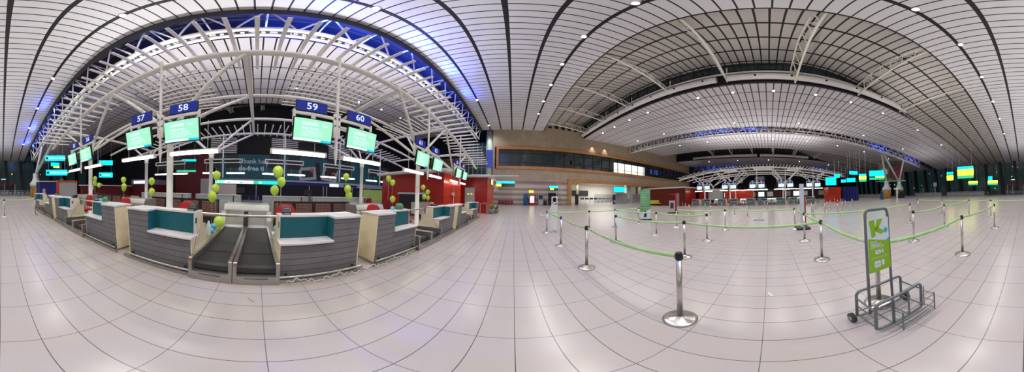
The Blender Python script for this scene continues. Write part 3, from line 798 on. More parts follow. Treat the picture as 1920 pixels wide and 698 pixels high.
# ------------------------------------------------------------------ canopy of tubes and louvres
def zk(Y): return 6.1-0.007*(Y-2.0)**2
def canopy(isl, label):
    c0 = Vector((-8.3, 2.0, 0))
    root = empty('louvre_canopy', isl.P(c0.x, c0.y), isl.rz(), label, 'canopy')
    def fin(b, name):
        q = b.build(name, root); q.location = -c0; return q
    Y0, Y1 = -12.3, 17.0; n = 30; ys = [Y0+(Y1-Y0)*i/n for i in range(n+1)]
    for X, r in ((-4.05, 0.105), (-6.95, 0.085), (-9.75, 0.085), (-12.6, 0.09)):
        b = MB()
        for a, c in zip(ys, ys[1:]): b.tube((X, a, zk(a)), (X, c, zk(c)), r, 'white_arch', 10, caps=False)
        fin(b, 'main_tube')
    nodes = [-9.6+4.6*i for i in range(6)]
    for yn in [-9.6, -5.0, -0.4, 4.6, 8.9, 13.4]:
        b = MB(); b.tube((-4.05, yn, zk(yn)), (-6.95, yn, zk(yn)), 0.11, 'white_arch', 8); b.tube((-6.95, yn, zk(yn)), (-12.6, yn, zk(yn)), 0.09, 'white_arch', 8); fin(b, 'cross_beam')
    yb = -11.9; cnt = 0
    while yb < 16.8:
        b = MB(); z = zk(yb)+0.26
        b.prism([(-2.66, z-0.005), (-2.66, z+0.035), (-5.25, z+0.035), (-5.25, z-0.005), (-4.6, z-0.05), (-3.4, z-0.05)], 'y', yb-0.045, yb+0.045, 'white')
        b.tube((-4.05, yb, z-0.2), (-4.05, yb, z), 0.03, 'white', 6)
        fin(b, 'louvre_blade'); yb += 0.535; cnt += 1
    yb = -9.2
    while yb < 13.5:
        b = MB(); z = zk(yb)+0.22; b.box(-13.8, -11.2, yb-0.035, yb+0.035, z-0.04, z+0.03, 'white'); fin(b, 'louvre_blade'); yb += 0.535
    for ya, yb_ in ((-4.7, -1.9), (1.1, 4.6), (7.2, 9.6)):
        b = MB()
        for i in range(11):
            X = -4.9-0.34*i
            b.box(X-0.025, X+0.025, ya-0.9*(i/10.0)*0, yb_, zk((ya+yb_)/2)+0.30, zk((ya+yb_)/2)+0.35, 'white_arch')
        fin(b, 'louvre_grid')
    for yq in (-2.6, 1.95, 6.5):
        b = MB()
        for i in range(9): b.box(-12.05, -12.0, yq-1.0, yq+1.0, 4.3+i*0.145, 4.34+i*0.145, 'white_arch')
        fin(b, 'sign_louvre')
    return root
canopy(near, 'white arched canopy of tubes and louvre blades above the near check-in desks')
canopy(far, 'distant white arched canopy with louvre blades above the far check-in desks')
# columns with branches
def column(isl, X, yp, label, ups, grp):
    root = empty('tree_column', isl.P(X, yp), isl.rz(), label, 'column', grp)
    r0 = 0.105 if X > -6 else 0.11; ztop = 3.35 if X > -6 else 3.55
    b = MB(); b.lathe((0, 0, 0), [(0.17, 0), (0.17, 0.04), (r0, 0.05), (r0, ztop-0.3), (r0*1.35, ztop-0.28), (r0*1.35, ztop-0.22), (r0, ztop-0.2), (r0*1.6, ztop)], 'white', 16); b.build('shaft', root)
    for (ux, uy) in ups:
        b = MB(); p = Vector((ux-X, uy-yp, zk(uy)-0.05)); s = Vector((0, 0, ztop-0.02)); d = p-s
        b.tube(s+d*0.0, s+d*0.14, 0.02, 'white', 8, r1=0.06); b.tube(s+d*0.13, p, 0.065, 'white', 8)
        b.build('branch', root)
for isl in (near, far):
    g = 'far canopy columns' if isl.far else 'near canopy columns'
    pre = 'distant ' if isl.far else ''
    L1 = {-7.23: 'white round canopy column behind the screens of signs 55 and 56', -2.63: 'thick white round canopy column behind the desk under sign 58', 6.57: 'white round canopy column behind the screen of sign 61', 11.2: 'white round canopy column behind the right end of the desks'}
    L2 = {-7.23: 'thinner white column further back, left of the thick one', -2.63: 'thinner white column further back beside the three balloons', 6.57: 'thinner white column further back below the sign 60 lights', 11.2: 'thinner white column further back behind the red kiosk'}
    for yp, a, c in ((-7.23, -9.6, -5.0), (-2.63, -5.0, -0.4), (6.57, 4.6, 8.9), (11.2, 8.9, 13.4)):
        column(isl, -4.4, yp, ('distant white column under the far canopy' if isl.far else L1[yp]), [(-4.05, a), (-4.05, c), (-6.95, a), (-6.95, c)], g)
        if yp == 11.2: continue
        column(isl, -8.9, yp, ('distant white column under the far canopy' if isl.far else L2[yp]), [(-9.75, a), (-9.75, c), (-12.6, a), (-12.6, c)], g)

# ------------------------------------------------------------------ things behind the near desks
def poster_wall(y0, y1, n, label):
    r = empty('poster_screen', (-6.2, (y0+y1)/2, 0), 0, label, 'poster screen')
    h = (y1-y0)/2
    b = MB(); b.box(-0.06, 0, -h, h, 0, 1.12, 'black'); b.build('backboard', r)
    b = MB(); b.box(-0.08, 0.02, -h-0.02, -h+0.03, 0, 1.15, 'greyl'); b.box(-0.08, 0.1, h, h+0.42, 0, 1.1, 'greyl'); b.each('end_panel', r)
    w = (y1-y0)/n
    for i in range(n):
        a = -h+i*w+0.09; c = -h+(i+1)*w-0.09
        f = MB(); f.box(0.0, 0.012, a, c, 0.42, 1.03, 'orangeline'); fo = f.build('poster', r)
        f = MB(); f.box(0.012, 0.016, a+0.02, c-0.02, 0.44, 1.01, 'poster'); 
        for j in range(5): f.box(0.016, 0.018, a+0.06, c-0.08-0.05*(j % 2), 0.55+j*0.08, 0.565+j*0.08, 'orangeline')
        f.build('poster_print', fo)
poster_wall(-4.7, -1.45, 4, 'low black screen with orange framed posters left of the steel hood')
poster_wall(0.6, 3.9, 4, 'low black screen with orange framed posters right of the steel hood')
poster_wall(-9.4, -6.0, 4, 'low black screen with framed posters near the left end balloons')
for y0, y1, lab in ((-8.0, -4.2, 'long grey rear counter left of the thick column'), (-3.7, -0.95, 'long grey rear counter behind the left balloons'), (0.3, 3.0, 'long grey rear counter behind the centre balloons'), (3.3, 7.6, 'long grey rear counter near the red kiosk')):
    r = empty('staff_counter', (-9.3, (y0+y1)/2, 0), 0, lab, 'rear counter', 'grey rear counters'); h = (y1-y0)/2
    b = MB(); b.box(-0.5, 0, -h, h, 0, 1.17, 'greyl'); b.build('body', r)
    b = MB(); b.bbox(-0.55, 0.03, -h, h, 1.17, 1.2, 'counter', 0.005); b.build('worktop', r)
    b = MB(); b.box(-0.02, 0.02, h-0.45, h-0.4, 0, 1.19, 'black'); b.build('gap_strip', r)
for y, lab in ((-1.0, 'small dark monitor on the rear counter left of the gap'), (3.1, 'dark monitor on the rear counter behind sign 59 desk'), (6.9, 'dark blue monitor on the rear counter by the red kiosk')):
    r = empty('desk_monitor', (-9.6, y, 1.2), 0, lab, 'computer monitor', 'monitors on the rear counters')
    b = MB(); b.bbox(-0.03, 0.02, -0.24, 0.24, 0.1, 0.42, 'black', 0.01); b.build('screen', r)
    b = MB(); b.box(-0.02, 0.0, -0.03, 0.03, 0, 0.12, 'black'); b.box(-0.1, 0.1, -0.1, 0.1, 0, 0.015, 'black'); b.build('stand', r)
# printers on the desks
for y, lab in ((-1.14, 'black ticket printer on the corner of the desk under sign 58'), (0.5, 'black ticket printer on the corner of the desk under sign 59'), (-5.75, 'black ticket printer on the desk under sign 56')):
    r = empty('ticket_printer', (-2.76, y, 1.125), 0, lab, 'ticket printer', 'ticket printers')
    b = MB(); b.prism([(-0.1, 0), (0.1, 0), (0.1, 0.05), (0.02, 0.11), (-0.1, 0.12)], 'y', -0.07, 0.07, 'black'); b.build('body', r)
    b = MB(); b.box(-0.02, 0.06, -0.04, 0.04, 0.095, 0.1, 'greyl', Matrix.Translation((0, 0, 0.0))); b.build('paper_slot', r)
    b = MB(); b.box(0.1, 0.103, -0.05, 0.05, 0.01, 0.03, 'greyl'); b.build('label_strip', r)
# notices on desk ends by the belts
for y, s, lab in ((-1.03, 1, 'white notice sheet on the desk corner left of the centre belts'), (0.37, -1, 'white notice sheet on the desk corner right of the centre belts'), (-5.63, 1, 'white notice with red square on the desk under sign 56')):
    r = empty('notice_sheet', (-2.6, y, 0.72), 0, lab, 'notice'); 
    b = MB(); b.box(-0.14, 0.08, 0, 0.006*s, 0.0, 0.38, 'paper'); b.build('sheet', r)
    b = MB(); b.box(-0.08, 0.02, 0.006*s, 0.01*s, 0.2, 0.3, 'black' if y != -5.63 else 'orange'); b.build('printed_box', r)
# diagonal belts hanging from corner posts
for y, y2, lab in ((-1.06, -1.0, 'thin grey strap hanging down beside the left centre belt'), (-5.6, -5.5, 'thin grey strap slanting down beside the left end belts'), (4.95, 4.9, 'thin grey strap hanging down beside the belts under sign 61')):
    b = MB(); b.tube((-2.9, y+0.03, 1.02), (-2.42, y2+0.03, 0.42), 0.012, 'steel_dark', 6)
    thing(b, 'hanging_strap', (-2.9, y, 1.0), lab, 'strap')
# small clutter on the desks
def can(x, y, z, m, lab, s=1.0):
    b = MB(); b.lathe((0, 0, 0), [(0.075*s, 0), (0.085*s, 0.02), (0.085*s, 0.1*s), (0.06*s, 0.13*s), (0.045*s, 0.14*s)], m, 14)
    o = thing(b, 'round_pot', (0, 0, 0), lab, 'pot'); o.location = (x, y, z)
can(-2.75, 3.28, 1.12, 'greencan', 'small green pot on the desk with the broad beige side', 1.2)
can(-2.75, 3.02, 1.12, 'cyanb', 'small pale blue pot beside the green pot right of centre', 0.65)
can(-2.75, -3.72, 1.12, 'greencan', 'small green pot on the desk under sign 57', 1.0)
can(-2.75, -3.95, 1.12, 'cyanb', 'small pale blue pot on the desk under sign 57', 0.65)
can(-2.75, -7.9, 1.12, 'greencan', 'small green pot on the second desk from the left end', 0.8)
def paper(x, y, lab, a=0.0):
    b = MB(); b.box(-0.11, 0.11, -0.15, 0.15, 0, 0.006, 'paper'); b.box(-0.11, 0.05, -0.1, 0.2, 0.006, 0.011, 'paper')
    o = thing(b, 'paper_sheets', (0, 0, 0), lab, 'papers'); o.location = (x, y, 1.125); o.rotation_euler = (0, 0, a)
paper(-2.7, 1.55, 'loose white papers on the wide desk just right of the centre belts', 0.3); paper(-2.7, 2.5, 'loose white papers on the desk with the broad beige side, right of centre', -0.3); paper(-2.7, -3.1, 'loose white papers on the desk left of the large left centre desk', 0.2)
# telephone
b = MB(); b.prism([(-0.1, 0), (0.1, 0), (0.1, 0.03), (-0.1, 0.08)], 'y', -0.08, 0.08, 'black'); b.tube((-0.08, -0.1, 0.1), (-0.08, 0.1, 0.1), 0.02, 'black', 8)
o = thing(b, 'telephone', (0, 0, 0), 'black telephone on the desk under sign 57', 'telephone'); o.location = (-2.75, -4.1, 1.125)
b = MB(); b.prism([(-0.1, 0), (0.1, 0), (0.1, 0.03), (-0.1, 0.08)], 'y', -0.08, 0.08, 'black'); b.tube((-0.08, -0.1, 0.1), (-0.08, 0.1, 0.1), 0.02, 'paper', 8)
o = thing(b, 'telephone', (0, 0, 0), 'black and white telephone on the desk under sign 61', 'telephone'); o.location = (-2.8, 5.3, 1.125)
# water bottle and blue balls
b = MB(); b.lathe((0, 0, 0), [(0.05, 0), (0.055, 0.02), (0.055, 0.2), (0.05, 0.24), (0.02, 0.3), (0.02, 0.33)], 'clear', 14)
o = thing(b, 'water_bottle', (0, 0, 0), 'clear water bottle beside the left centre belt', 'bottle'); o.location = (-3.35, -1.02, 0.5)
b = MB(); b.box(-0.5, 0.15, -0.1, 0.1, 0, 0.5, 'beige')
o = thing(b, 'desk_shelf', (0, 0, 0), 'low beige shelf beside the left centre belt', 'shelf'); o.location = (-3.45, -1.13, 0)
b = MB(); b.box(-0.5, 0.15, -0.1, 0.1, 0, 0.5, 'beige')
o = thing(b, 'desk_shelf', (0, 0, 0), 'low beige shelf beside the right centre belt', 'shelf'); o.location = (-3.45, 0.47, 0)
for (x, y, z, lab) in [(-3.5, -1.0, 0.57, 'left lower of the small blue balls by the left centre belt'), (-3.6, -0.98, 0.66, 'top small blue ball by the left centre belt'), (-3.7, -1.02, 0.57, 'right small blue ball by the left centre belt'), (-3.4, 0.42, 0.57, 'lower small blue ball by the right centre belt'), (-3.45, 0.42, 0.70, 'upper small blue ball by the right centre belt')]:
    b = MB(); b.ball((0, 0, 0), 0.07, 'cyanb', 14, 10); o = thing(b, 'blue_ball', (0, 0, 0), lab, 'ball', 'small blue balls by the belts'); o.location = (x, y, z)

# balloons
def balloon(p, r, lab, down=0.9):
    root = empty('balloon', p, 0, lab, 'balloon', 'green balloons')
    b = MB(); prof = []
    for j in range(13):
        t = PI*j/12; rr = r*math.sin(t); z = r*1.12*math.cos(t)
        if z < 0: z *= 1.18; rr *= (1-0.10*(abs(z)/r)**2)
        prof.append((max(rr, 0.002), z))
    b.lathe((0, 0, 0), prof[::-1], 'balloon', 16); b.build('skin', root)
    b = MB(); b.tube((0, 0, -r*1.32), (0, 0, -r*1.45), 0.008, 'balloon', 8, r1=0.022); b.build('knot', root)
    b = MB(); pts = [(0.01*math.sin(i*1.3), 0.012*math.cos(i*1.7), -r*1.42-down*i/6) for i in range(7)]
    b.path(pts, 0.004, 'string', 5); b.build('string', root)
BAL = [((-5.81, -8.96, 2.12), .14, 'top green balloon of the left end cluster by the white column'), ((-5.9, -9.15, 1.85), .14, 'second green balloon of the left end cluster'), ((-6.0, -8.8, 1.7), .14, 'third green balloon of the left end cluster'), ((-5.8, -9.35, 1.5), .14, 'lowest green balloon of the left end cluster'),
       ((-5.9, -6.35, 1.95), .14, 'upper green balloon over the desk under sign 57'), ((-5.8, -6.2, 1.6), .14, 'lower right green balloon over the desk under sign 57'), ((-5.9, -6.32, 1.5), .13, 'lowest green balloon over the desk under sign 57'),
       ((-6.1, -4.63, 1.85), .15, 'upper green balloon left of the thick white column'), ((-5.98, -4.53, 1.36), .15, 'lower green balloon left of the thick white column'),
       ((-5.9, -1.52, 2.04), .15, 'top green balloon of the cluster right of the thick column'), ((-5.91, -1.56, 1.56), .15, 'middle green balloon of the cluster right of the thick column'), ((-5.14, -1.46, 1.28), .15, 'large lower green balloon of the cluster above the posters'), ((-4.3, -1.02, 0.62), .15, 'low green balloon beside the left centre belt'),
       ((-4.85, 0.6, 2.10), .16, 'large top green balloon of the cluster over desk 59'), ((-5.6, 0.82, 1.84), .15, 'middle green balloon of the cluster over desk 59'), ((-5.6, 0.59, 1.54), .15, 'lower left green balloon of the cluster over desk 59'),
       ((-6.08, 3.66, 2.22), .14, 'single top green balloon over the desk under sign 60'), ((-5.78, 3.57, 1.68), .15, 'middle green balloon over the desk under sign 60'), ((-6.03, 3.79, 1.41), .15, 'lowest green balloon over the desk under sign 60'),
       ((-5.9, 6.1, 2.34), .14, 'upper left green balloon in front of the red kiosk'), ((-5.8, 6.3, 2.14), .14, 'second green balloon in front of the red kiosk'), ((-5.77, 6.31, 1.27), .15, 'low green balloon above the desk pots in front of the red kiosk'),
       ((-5.3, 8.55, 2.0), .14, 'top green balloon left of the red kiosk column'), ((-5.2, 8.95, 1.72), .14, 'second green balloon near the red kiosk column'), ((-5.3, 8.7, 1.42), .14, 'third green balloon near the red kiosk column'), ((-5.2, 9.0, 1.36), .13, 'fourth green balloon near the red kiosk column')]
for p, r, lab in BAL: balloon(p, r, lab, min(0.9, p[2]-0.3-r*1.5) if p[2] < 1.3 else 0.9)

# red kiosks at the right end
def kiosk(x0, x1, y0, y1, h, label, roof=True, mx='red_shaded', my='red', ov=0.35):
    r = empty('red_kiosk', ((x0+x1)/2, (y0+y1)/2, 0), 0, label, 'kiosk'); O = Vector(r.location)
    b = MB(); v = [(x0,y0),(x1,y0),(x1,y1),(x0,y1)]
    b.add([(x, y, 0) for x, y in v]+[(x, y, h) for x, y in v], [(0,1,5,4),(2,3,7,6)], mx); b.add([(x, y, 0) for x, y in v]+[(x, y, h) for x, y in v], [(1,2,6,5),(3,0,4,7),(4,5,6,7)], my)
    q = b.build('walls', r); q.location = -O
    if roof:
        b = MB(); b.bbox(x0-ov, x1+ov, y0-ov, y1+ov, h, h+0.22, 'roofslab', 0.05); q = b.build('roof', r); q.location = -O
    return r, O
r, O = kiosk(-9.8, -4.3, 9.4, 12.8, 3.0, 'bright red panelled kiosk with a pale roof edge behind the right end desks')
b = MB(); b.ball((-4.22, 10.9, 1.6), 0.16, 'greyl', 10, 8, (0.6, 1, 1)); b.tube((-4.3, 10.9, 1.6), (-4.12, 10.6, 1.6), 0.1, 'greyl', 8); q = b.build('camera', r); q.location = -O
b = MB(); b.box(-7.9, -5.6, 9.36, 9.42, 0.5, 1.6, 'black'); b.box(-8.0, -5.5, 9.3, 9.42, 1.55, 1.68, 'greyl'); q = b.build('service_window', r); q.location = -O
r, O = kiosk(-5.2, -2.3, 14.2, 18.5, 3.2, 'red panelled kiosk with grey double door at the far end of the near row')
b = MB(); b.box(-4.35, -3.45, 14.14, 14.2, 0, 2.25, 'greyl'); b.box(-4.35, -3.45, 14.12, 14.2, 2.25, 2.32, 'grey'); q = b.build('door', r); q.location = -O
b = MB(); b.box(-4.1, -3.95, 14.11, 14.14, 1.7, 1.72, 'yellow'); b.box(-3.8, -3.65, 14.11, 14.14, 1.7, 1.72, 'yellow'); b.each('door_label', r, -O)
b = MB(); b.bbox(-5.5, 0.6, 18.6, 19.0, 3.85, 4.0, 'roofslab', 0.03)
thing(b, 'canopy_edge', (-2.5, 18.8, 3.9), 'flat pale canopy edge above the hanging arrow sign by the end wall', 'canopy edge')
# far red kiosks
r, O = kiosk(23.6, 27.6, 13.4, 22.5, 3.05, 'long dark red kiosk at the left end of the far row', True, 'red_shaded', 'red_shaded', 0.2)
b = MB(); b.box(23.55, 23.6, 14.6, 15.2, 0, 2.2, 'grey'); q = b.build('door', r); q.location = -O
kiosk(28.5, 30.8, 11.6, 13.2, 2.9, 'dark red kiosk just right of the long one, behind the far desks', False, 'red_shaded', 'red_shaded')
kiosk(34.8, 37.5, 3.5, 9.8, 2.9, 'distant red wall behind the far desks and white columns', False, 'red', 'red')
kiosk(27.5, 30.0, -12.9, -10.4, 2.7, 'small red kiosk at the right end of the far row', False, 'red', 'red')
b = MB()
for i in range(5): b.box(27.2, 28.6, -13.4-0.62*i, -13.4-0.62*i-0.5, 0, 2.75, 'navy')
b.box(27.3, 28.5, -16.6, -13.3, 0, 2.7, 'navy')
thing(b, 'blue_booth', (27.9, -15, 0), 'dark blue panelled booth beside the small red kiosk', 'booth')
b = MB(); b.bbox(28.4, 30.4, 8.9, 11.2, 0.9, 2.6, 'greyl', 0.05); b.box(28.2, 30.5, 8.7, 11.4, 2.6, 2.95, 'roofslab'); b.box(28.5, 30.4, 9.0, 11.1, 0, 0.9, 'frame')
thing(b, 'shuttered_kiosk', (29.4, 10.0, 0), 'pale grey shuttered kiosk between the far red kiosks', 'kiosk')

# left-hand side booths
b = MB(); b.box(-4.75, -3.3, -15.2, -13.6, 0, 2.03, 'navy'); 
o = thing(b, 'blue_booth', (-4.0, -14.4, 0), 'dark blue booth at the left end of the near row', 'booth')
f = MB(); f.box(-3.75, -3.5, -13.6, -13.55, 0, 1.45, 'stripe_l'); f.build('door', o, None).location = (4.0, 14.4, 0)
f = MB(); f.bbox(-4.85, -3.2, -15.3, -13.5, 2.03, 2.12, 'roofslab', 0.02); f.build('roof_edge', o).location = (4.0, 14.4, 0)
r = empty('framed_booth', (-6.55, -15.3, 0), 0, 'booth with a red orange frame and pale glass screen behind the left end desks', 'booth')
b = MB(); b.box(-1.05, -0.9, 0, 0.15, 0, 2.2, 'orange'); b.box(0.95, 1.15, -0.6, 0.15, 0, 2.2, 'orange'); b.box(-1.1, 1.15, 0, 0.15, 2.1, 2.25, 'orange'); b.build('frame', r)
b = MB(); b.box(-0.95, 1.0, 0.04, 0.08, 0.4, 2.1, 'greyl'); b.box(-0.97, -0.9, -0.1, 0.16, 0, 2.1, 'white'); b.build('glass_panel', r)
r = empty('red_counter_wall', (-14, -17, 0), 0, 'long dark red wall with a white shelf top behind the left desks', 'counter wall')
b = MB(); b.box(-6, 5, 0, 0.3, 0, 1.72, 'darkred'); b.build('wall_panel', r)
b = MB(); b.bbox(-6, 5.2, -0.2, 0.5, 1.72, 1.85, 'roofslab', 0.02); b.build('shelf', r)
b = MB(); b.tube((0, 0, 0.06), (0.4, 0.1, 0.1), 0.09, 'greyl', 10); b.box(-0.06, 0.06, -0.06, 0.06, 0, 0.06, 'greyl')
o = thing(b, 'security_camera', (0, 0, 0), 'small grey camera standing on the white shelf top of the red wall', 'camera'); o.location = (-12.0, -16.9, 1.86)
r = empty('shop_kiosk', (-19.5, -14.5, 0), 0, 'grey-roofed shop kiosk with a white and orange fascia behind the balloons', 'kiosk')
b = MB(); b.box(-3, 2.6, -2, 1, 2.0, 2.7, 'grey'); b.build('roof', r)
b = MB(); b.box(2.6, 2.65, -1.5, 1.0, 2.1, 2.5, 'whites'); b.box(2.6, 2.66, 0.6, 1.0, 1.9, 2.6, 'orange'); b.build('fascia', r)
b = MB(); b.box(-3, 2.5, -2, 0.9, 0, 2.0, 'darkred'); b.build('walls', r)
b = MB(); b.box(-25.1, -22.6, -12.5, -6.8, 0, 7.2, 'darkred'); b.box(-22.6, -22.5, -8.2, -6.9, 0, 3, 'stripe_l')
thing(b, 'maroon_block', (-24, -9, 0), 'tall maroon wall block left of the bank billboard', 'wall block')
# flight info board (black with cyan and green)
r = empty('information_board', (-14.5, -6.8, 0), math.radians(15), 'black hanging board with cyan top and green bottom behind the thick column', 'information board')
b = MB(); b.box(-0.1, 0, -0.95, 0.95, 3.15, 4.4, 'black'); b.build('panel', r)
b = MB(); b.box(0, 0.02, -0.95, 0.95, 4.2, 4.4, 'cyan'); b.box(0, 0.02, -0.95, 0.95, 3.15, 3.32, 'greens'); b.box(0, 0.02, -0.85, -0.45, 3.5, 3.65, 'yellow'); b.box(0, 0.02, -0.85, -0.55, 3.8, 3.95, 'yellow'); b.build('lit_band', r)
b = MB()
for s in (-0.8, 0.8): b.tube((-0.05, s, 4.4), (-0.05, s, 6.0), 0.012, 'white', 5)
b.each('rod', r)

# billboard and shop front behind
r = empty('billboard', (-24.6, 8.0, 0), 0, 'huge dark teal bank billboard high behind the canopy with grey lettering', 'billboard')
b = MB(); b.box(-0.2, 0, -14.6, 14.8, 3.22, 6.95, 'board'); b.build('panel', r)
# lettering, one line above the other
text('lettering', 'r bank help', 1.02, 'boardtext', r, (0.03, -10.9, 5.85), RX, 'LEFT', 0.01, 0.01)
text('lettering', 'sle-free ti', 1.02, 'boardtext', r, (0.03, -11.0, 4.75), RX, 'LEFT', 0.01, 0.03)
for y, tilt, nm in ((-0.3, 0.12, 1), (3.6, -0.15, 2)):
    T = Matrix.Translation((0.02, y, 4.35)) @ Matrix.Rotation(tilt, 4, 'X')
    b = MB(); b.box(0, 0.04, -1.4, 1.4, -1.05, 1.0, 'greyl', T); b.box(0.04, 0.06, -1.0, 0.9, -0.6, 0.5, 'frame', T)
    b.box(0.06, 0.08, 0.5, 1.1, 0.2, 0.75, 'orangeline', T); b.build('picture_card', r)
T = Matrix.Translation((0.05, 1.5, 4.6)) @ Matrix.Rotation(0.1, 4, 'X')
b = MB(); b.box(0, 0.05, -0.3, 0.3, -1.4, 1.6, 'black', T); b.build('picture_phone', r)
r = empty('shop_row', (-24.4, 8, 0), 0, 'row of dark shop windows below a long lit sign band behind the rear counters', 'shop front')
b = MB(); b.box(-0.3, 0, -14.6, 16, 2.9, 3.15, 'greyl'); b.box(-0.2, 0, -14.6, 16, 0, 2.4, 'blackmatte')
b.build('facade', r)
b = MB()
for y0, y1, m in ((-14.5, -8.6, 'whites'), (-8.6, -6.0, 'greens'), (-14.5, -13, 'greens')): b.box(0, 0.04, y0, y1, 2.4, 2.88, m)
for i in range(7): b.box(0.04, 0.06, -12.5+i*0.95, -12.2+i*0.95, 2.5, 2.7, 'yellow' if i % 2 else 'greens')
b.box(0, 0.04, -8.0, -4.0, 2.4, 2.88, 'cyan'); b.box(0, 0.04, -4.0, 3.5, 2.4, 2.88, 'navy'); b.box(0, 0.04, 3.5, 5.2, 2.4, 2.88, 'whites'); b.box(0, 0.04, 5.2, 15.8, 2.4, 2.88, 'greyl'); b.box(0.04, 0.06, 6.2, 9, 2.45, 2.8, 'navy')
b.build('sign_band', r)
b = MB()
for y in (-14, -8.2, -4.5, 0, 2.4, 3.0, 8, 12): b.box(0, 0.06, y-0.06, y+0.06, 0, 2.4, 'greyl')
b.each('mullion', r)
b = MB(); b.box(-0.1, 0.05, -14, -11.2, 0, 2.3, 'beige'); b.box(-0.1, 0.05, 10.5, 15.5, 0, 2.2, 'greenwall'); b.each('lit_doorway', r)
b = MB()
for z in (0.75, 0.95): b.box(-0.05, 0.05, -1.2, 1.2, z, z+0.05, 'navy')
for y in (-1.2, -0.4, 0.4, 1.2): b.tube((0, y, 0), (0, y, 1.0), 0.03, 'steel', 6)
o = thing(b, 'blue_bench', (0, 0, 0), 'small blue railing visible through the gap behind the centre belts', 'railing'); o.location = (-14, -0.3, 0)

# hanging signs ---------------------------------------------------------
def hang_sign(c, rz, w, h, bands, label, ztop, txt=None, arrow=False, grp=None):
    r = empty('hanging_sign', c, rz, label, 'hanging sign', grp)
    b = MB(); b.box(-0.12, 0, -w/2, w/2, -h/2, h/2, 'black'); b.build('case', r)
    b = MB(); z = h/2
    for m, fr, y0, y1 in bands:
        if m: b.box(0, 0.02, -w/2+y0*w, -w/2+y1*w, z-fr*h, z, m)
        z -= fr*h
    b.build('lit_face', r)
    b = MB()
    for s in (-0.38, 0.38): b.tube((-0.06, s*w, h/2), (-0.06, s*w, ztop-c[2]), 0.012, 'duct', 5)
    b.each('rod', r)
    if txt:
        text('lettering', txt[0], txt[1], 'whites', r, (0.03, txt[2], txt[3]), RX, 'LEFT', 0.004, 0.004)
        b = MB(); b.add([(0.028, -w/2+0.22+0.14*math.cos(a), txt[3]+0.14*math.sin(a)) for a in [2*PI*i/14 for i in range(14)]], [tuple(range(14))], 'black'); b.build('symbol', r)
    return r
C1 = [('cyan', 1.0, 0, 1)]
def face(x, y): return math.atan2(-y, -x)
hang_sign((-6.0, -17.0, 3.2), face(-6, -17), 2.35, 0.62, C1, 'bright cyan hanging sign at desk height, lowest of the left end signs', 5.2, ('Self Service Check-in', 0.24, -0.72, 0))
hang_sign((-5.9, -17.2, 4.85), face(-6, -17), 2.2, 0.62, C1, 'bright cyan hanging sign seen through the canopy blades, topmost at the left end', 9, ('Self Service Check-in', 0.22, -0.70, 0))
hang_sign((-7.2, -21.0, 4.6), face(-7.2, -21)+0.5, 1.3, 0.7, [('cyan', .7, 0, 1), ('yellow', .3, .3, 1)], 'small cyan and yellow hanging sign between the two left end signs', 9)
hang_sign((-14.9, -20.0, 5.35), face(-14.9, -20), 2.1, 0.75, C1, 'cyan hanging sign behind the balloons, upper one', 9)
hang_sign((-14.9, -20.0, 3.45), face(-14.9, -20), 2.1, 0.75, C1, 'cyan hanging sign behind the balloons, lower one', 5, ('Self Service', 0.28, -0.6, 0))
YB = [('cyan', .25, 0, 1), ('yellow', .5, 0, 1), ('greens', .25, 0, 1)]
hang_sign((9.2, -24, 4.25), PI/2, 2.7, 1.9, YB, 'largest yellow, cyan and green lit sign hanging on long rods before the glass front', zc(-24))
hang_sign((11.9, -24, 3.8), PI/2+0.3, 1.1, 1.35, [('cyan', .3, 0, 1), (None, .1, 0, 1), ('yellow', .6, 0, 1)], 'small yellow and cyan hanging sign left of the largest yellow sign', zc(-24))
hang_sign((11.6, -35, 2.95), PI/2, 2.2, 0.9, [('yellow', .55, 0, 1), ('greens', .45, 0, 1)], 'low yellow and green sign right below the largest yellow sign', 6)
hang_sign((7.1, -35, 3.35), PI/2, 2.2, 1.9, [('cyan', .5, 0.05, .48), ('yellow', .3, 0, 1), ('greens', .2, 0, 1)], 'cyan and yellow sign on the right, before the glass front', 7)
hang_sign((30.8, -24, 5.6), face(30.8, -24)+0.0, 3.6, 2.2, [('cyan', .62, 0, 1), (None, .04, 0, 1), ('yellow', .1, 0.4, 1), ('greens', .24, 0, 1)], 'large cyan hanging sign with yellow and green lines left of the column pedestals', 9.5)
hang_sign((22.4, -14.5, 3.95), face(22, -14), 1.2, 1.3, [('cyan', .3, 0, 1), ('yellow', .4, 0, 1), ('greens', .3, 0, 1)], 'square cyan, yellow and green sign above the blue booth', 9)
hang_sign((26.5, -14.6, 3.9), face(22, -12), 1.6, 0.75, C1, 'plain cyan sign left of the square coloured sign', 9)
hang_sign((24.5, -14.0, 5.0), face(22, -13)+0.5, 1.6, 0.6, C1, 'tilted cyan sign above the small red kiosk', 9)
hang_sign((25.6, -10.2, 3.6), face(25, -9), 1.8, 1.35, [('cyan', 1, 0, 1)], 'large cyan screen beside the last far monitor', 6)
hang_sign((24.6, -10.9, 4.4), face(22, -11)+0.6, 1.1, 0.6, C1, 'small tilted cyan sign beside the V column', 7)
hang_sign((25.0, -12.3, 3.6), face(22, -12), 0.9, 0.5, C1, 'small plain cyan sign above the small red kiosk', 6)
hang_sign((-1.5, 29.5, 3.85), -PI/2, 3.4, 1.05, [('cyan', .4, 0, 1), (None, .1, 0, 1), ('yellow', .4, 0.02, .28), (None, .1, 0, 1)], 'black hanging sign with cyan band and yellow arrows above the red bench seats', 6)
hang_sign((7.55, 30, 3.3), -PI/2, 1.7, 0.8, [('cyan', .5, 0, 1), (None, .05, 0, 1), ('yellow', .35, 0.1, .5), (None, .1, 0, 1)], 'small black and cyan sign above the dark doorway', 6)
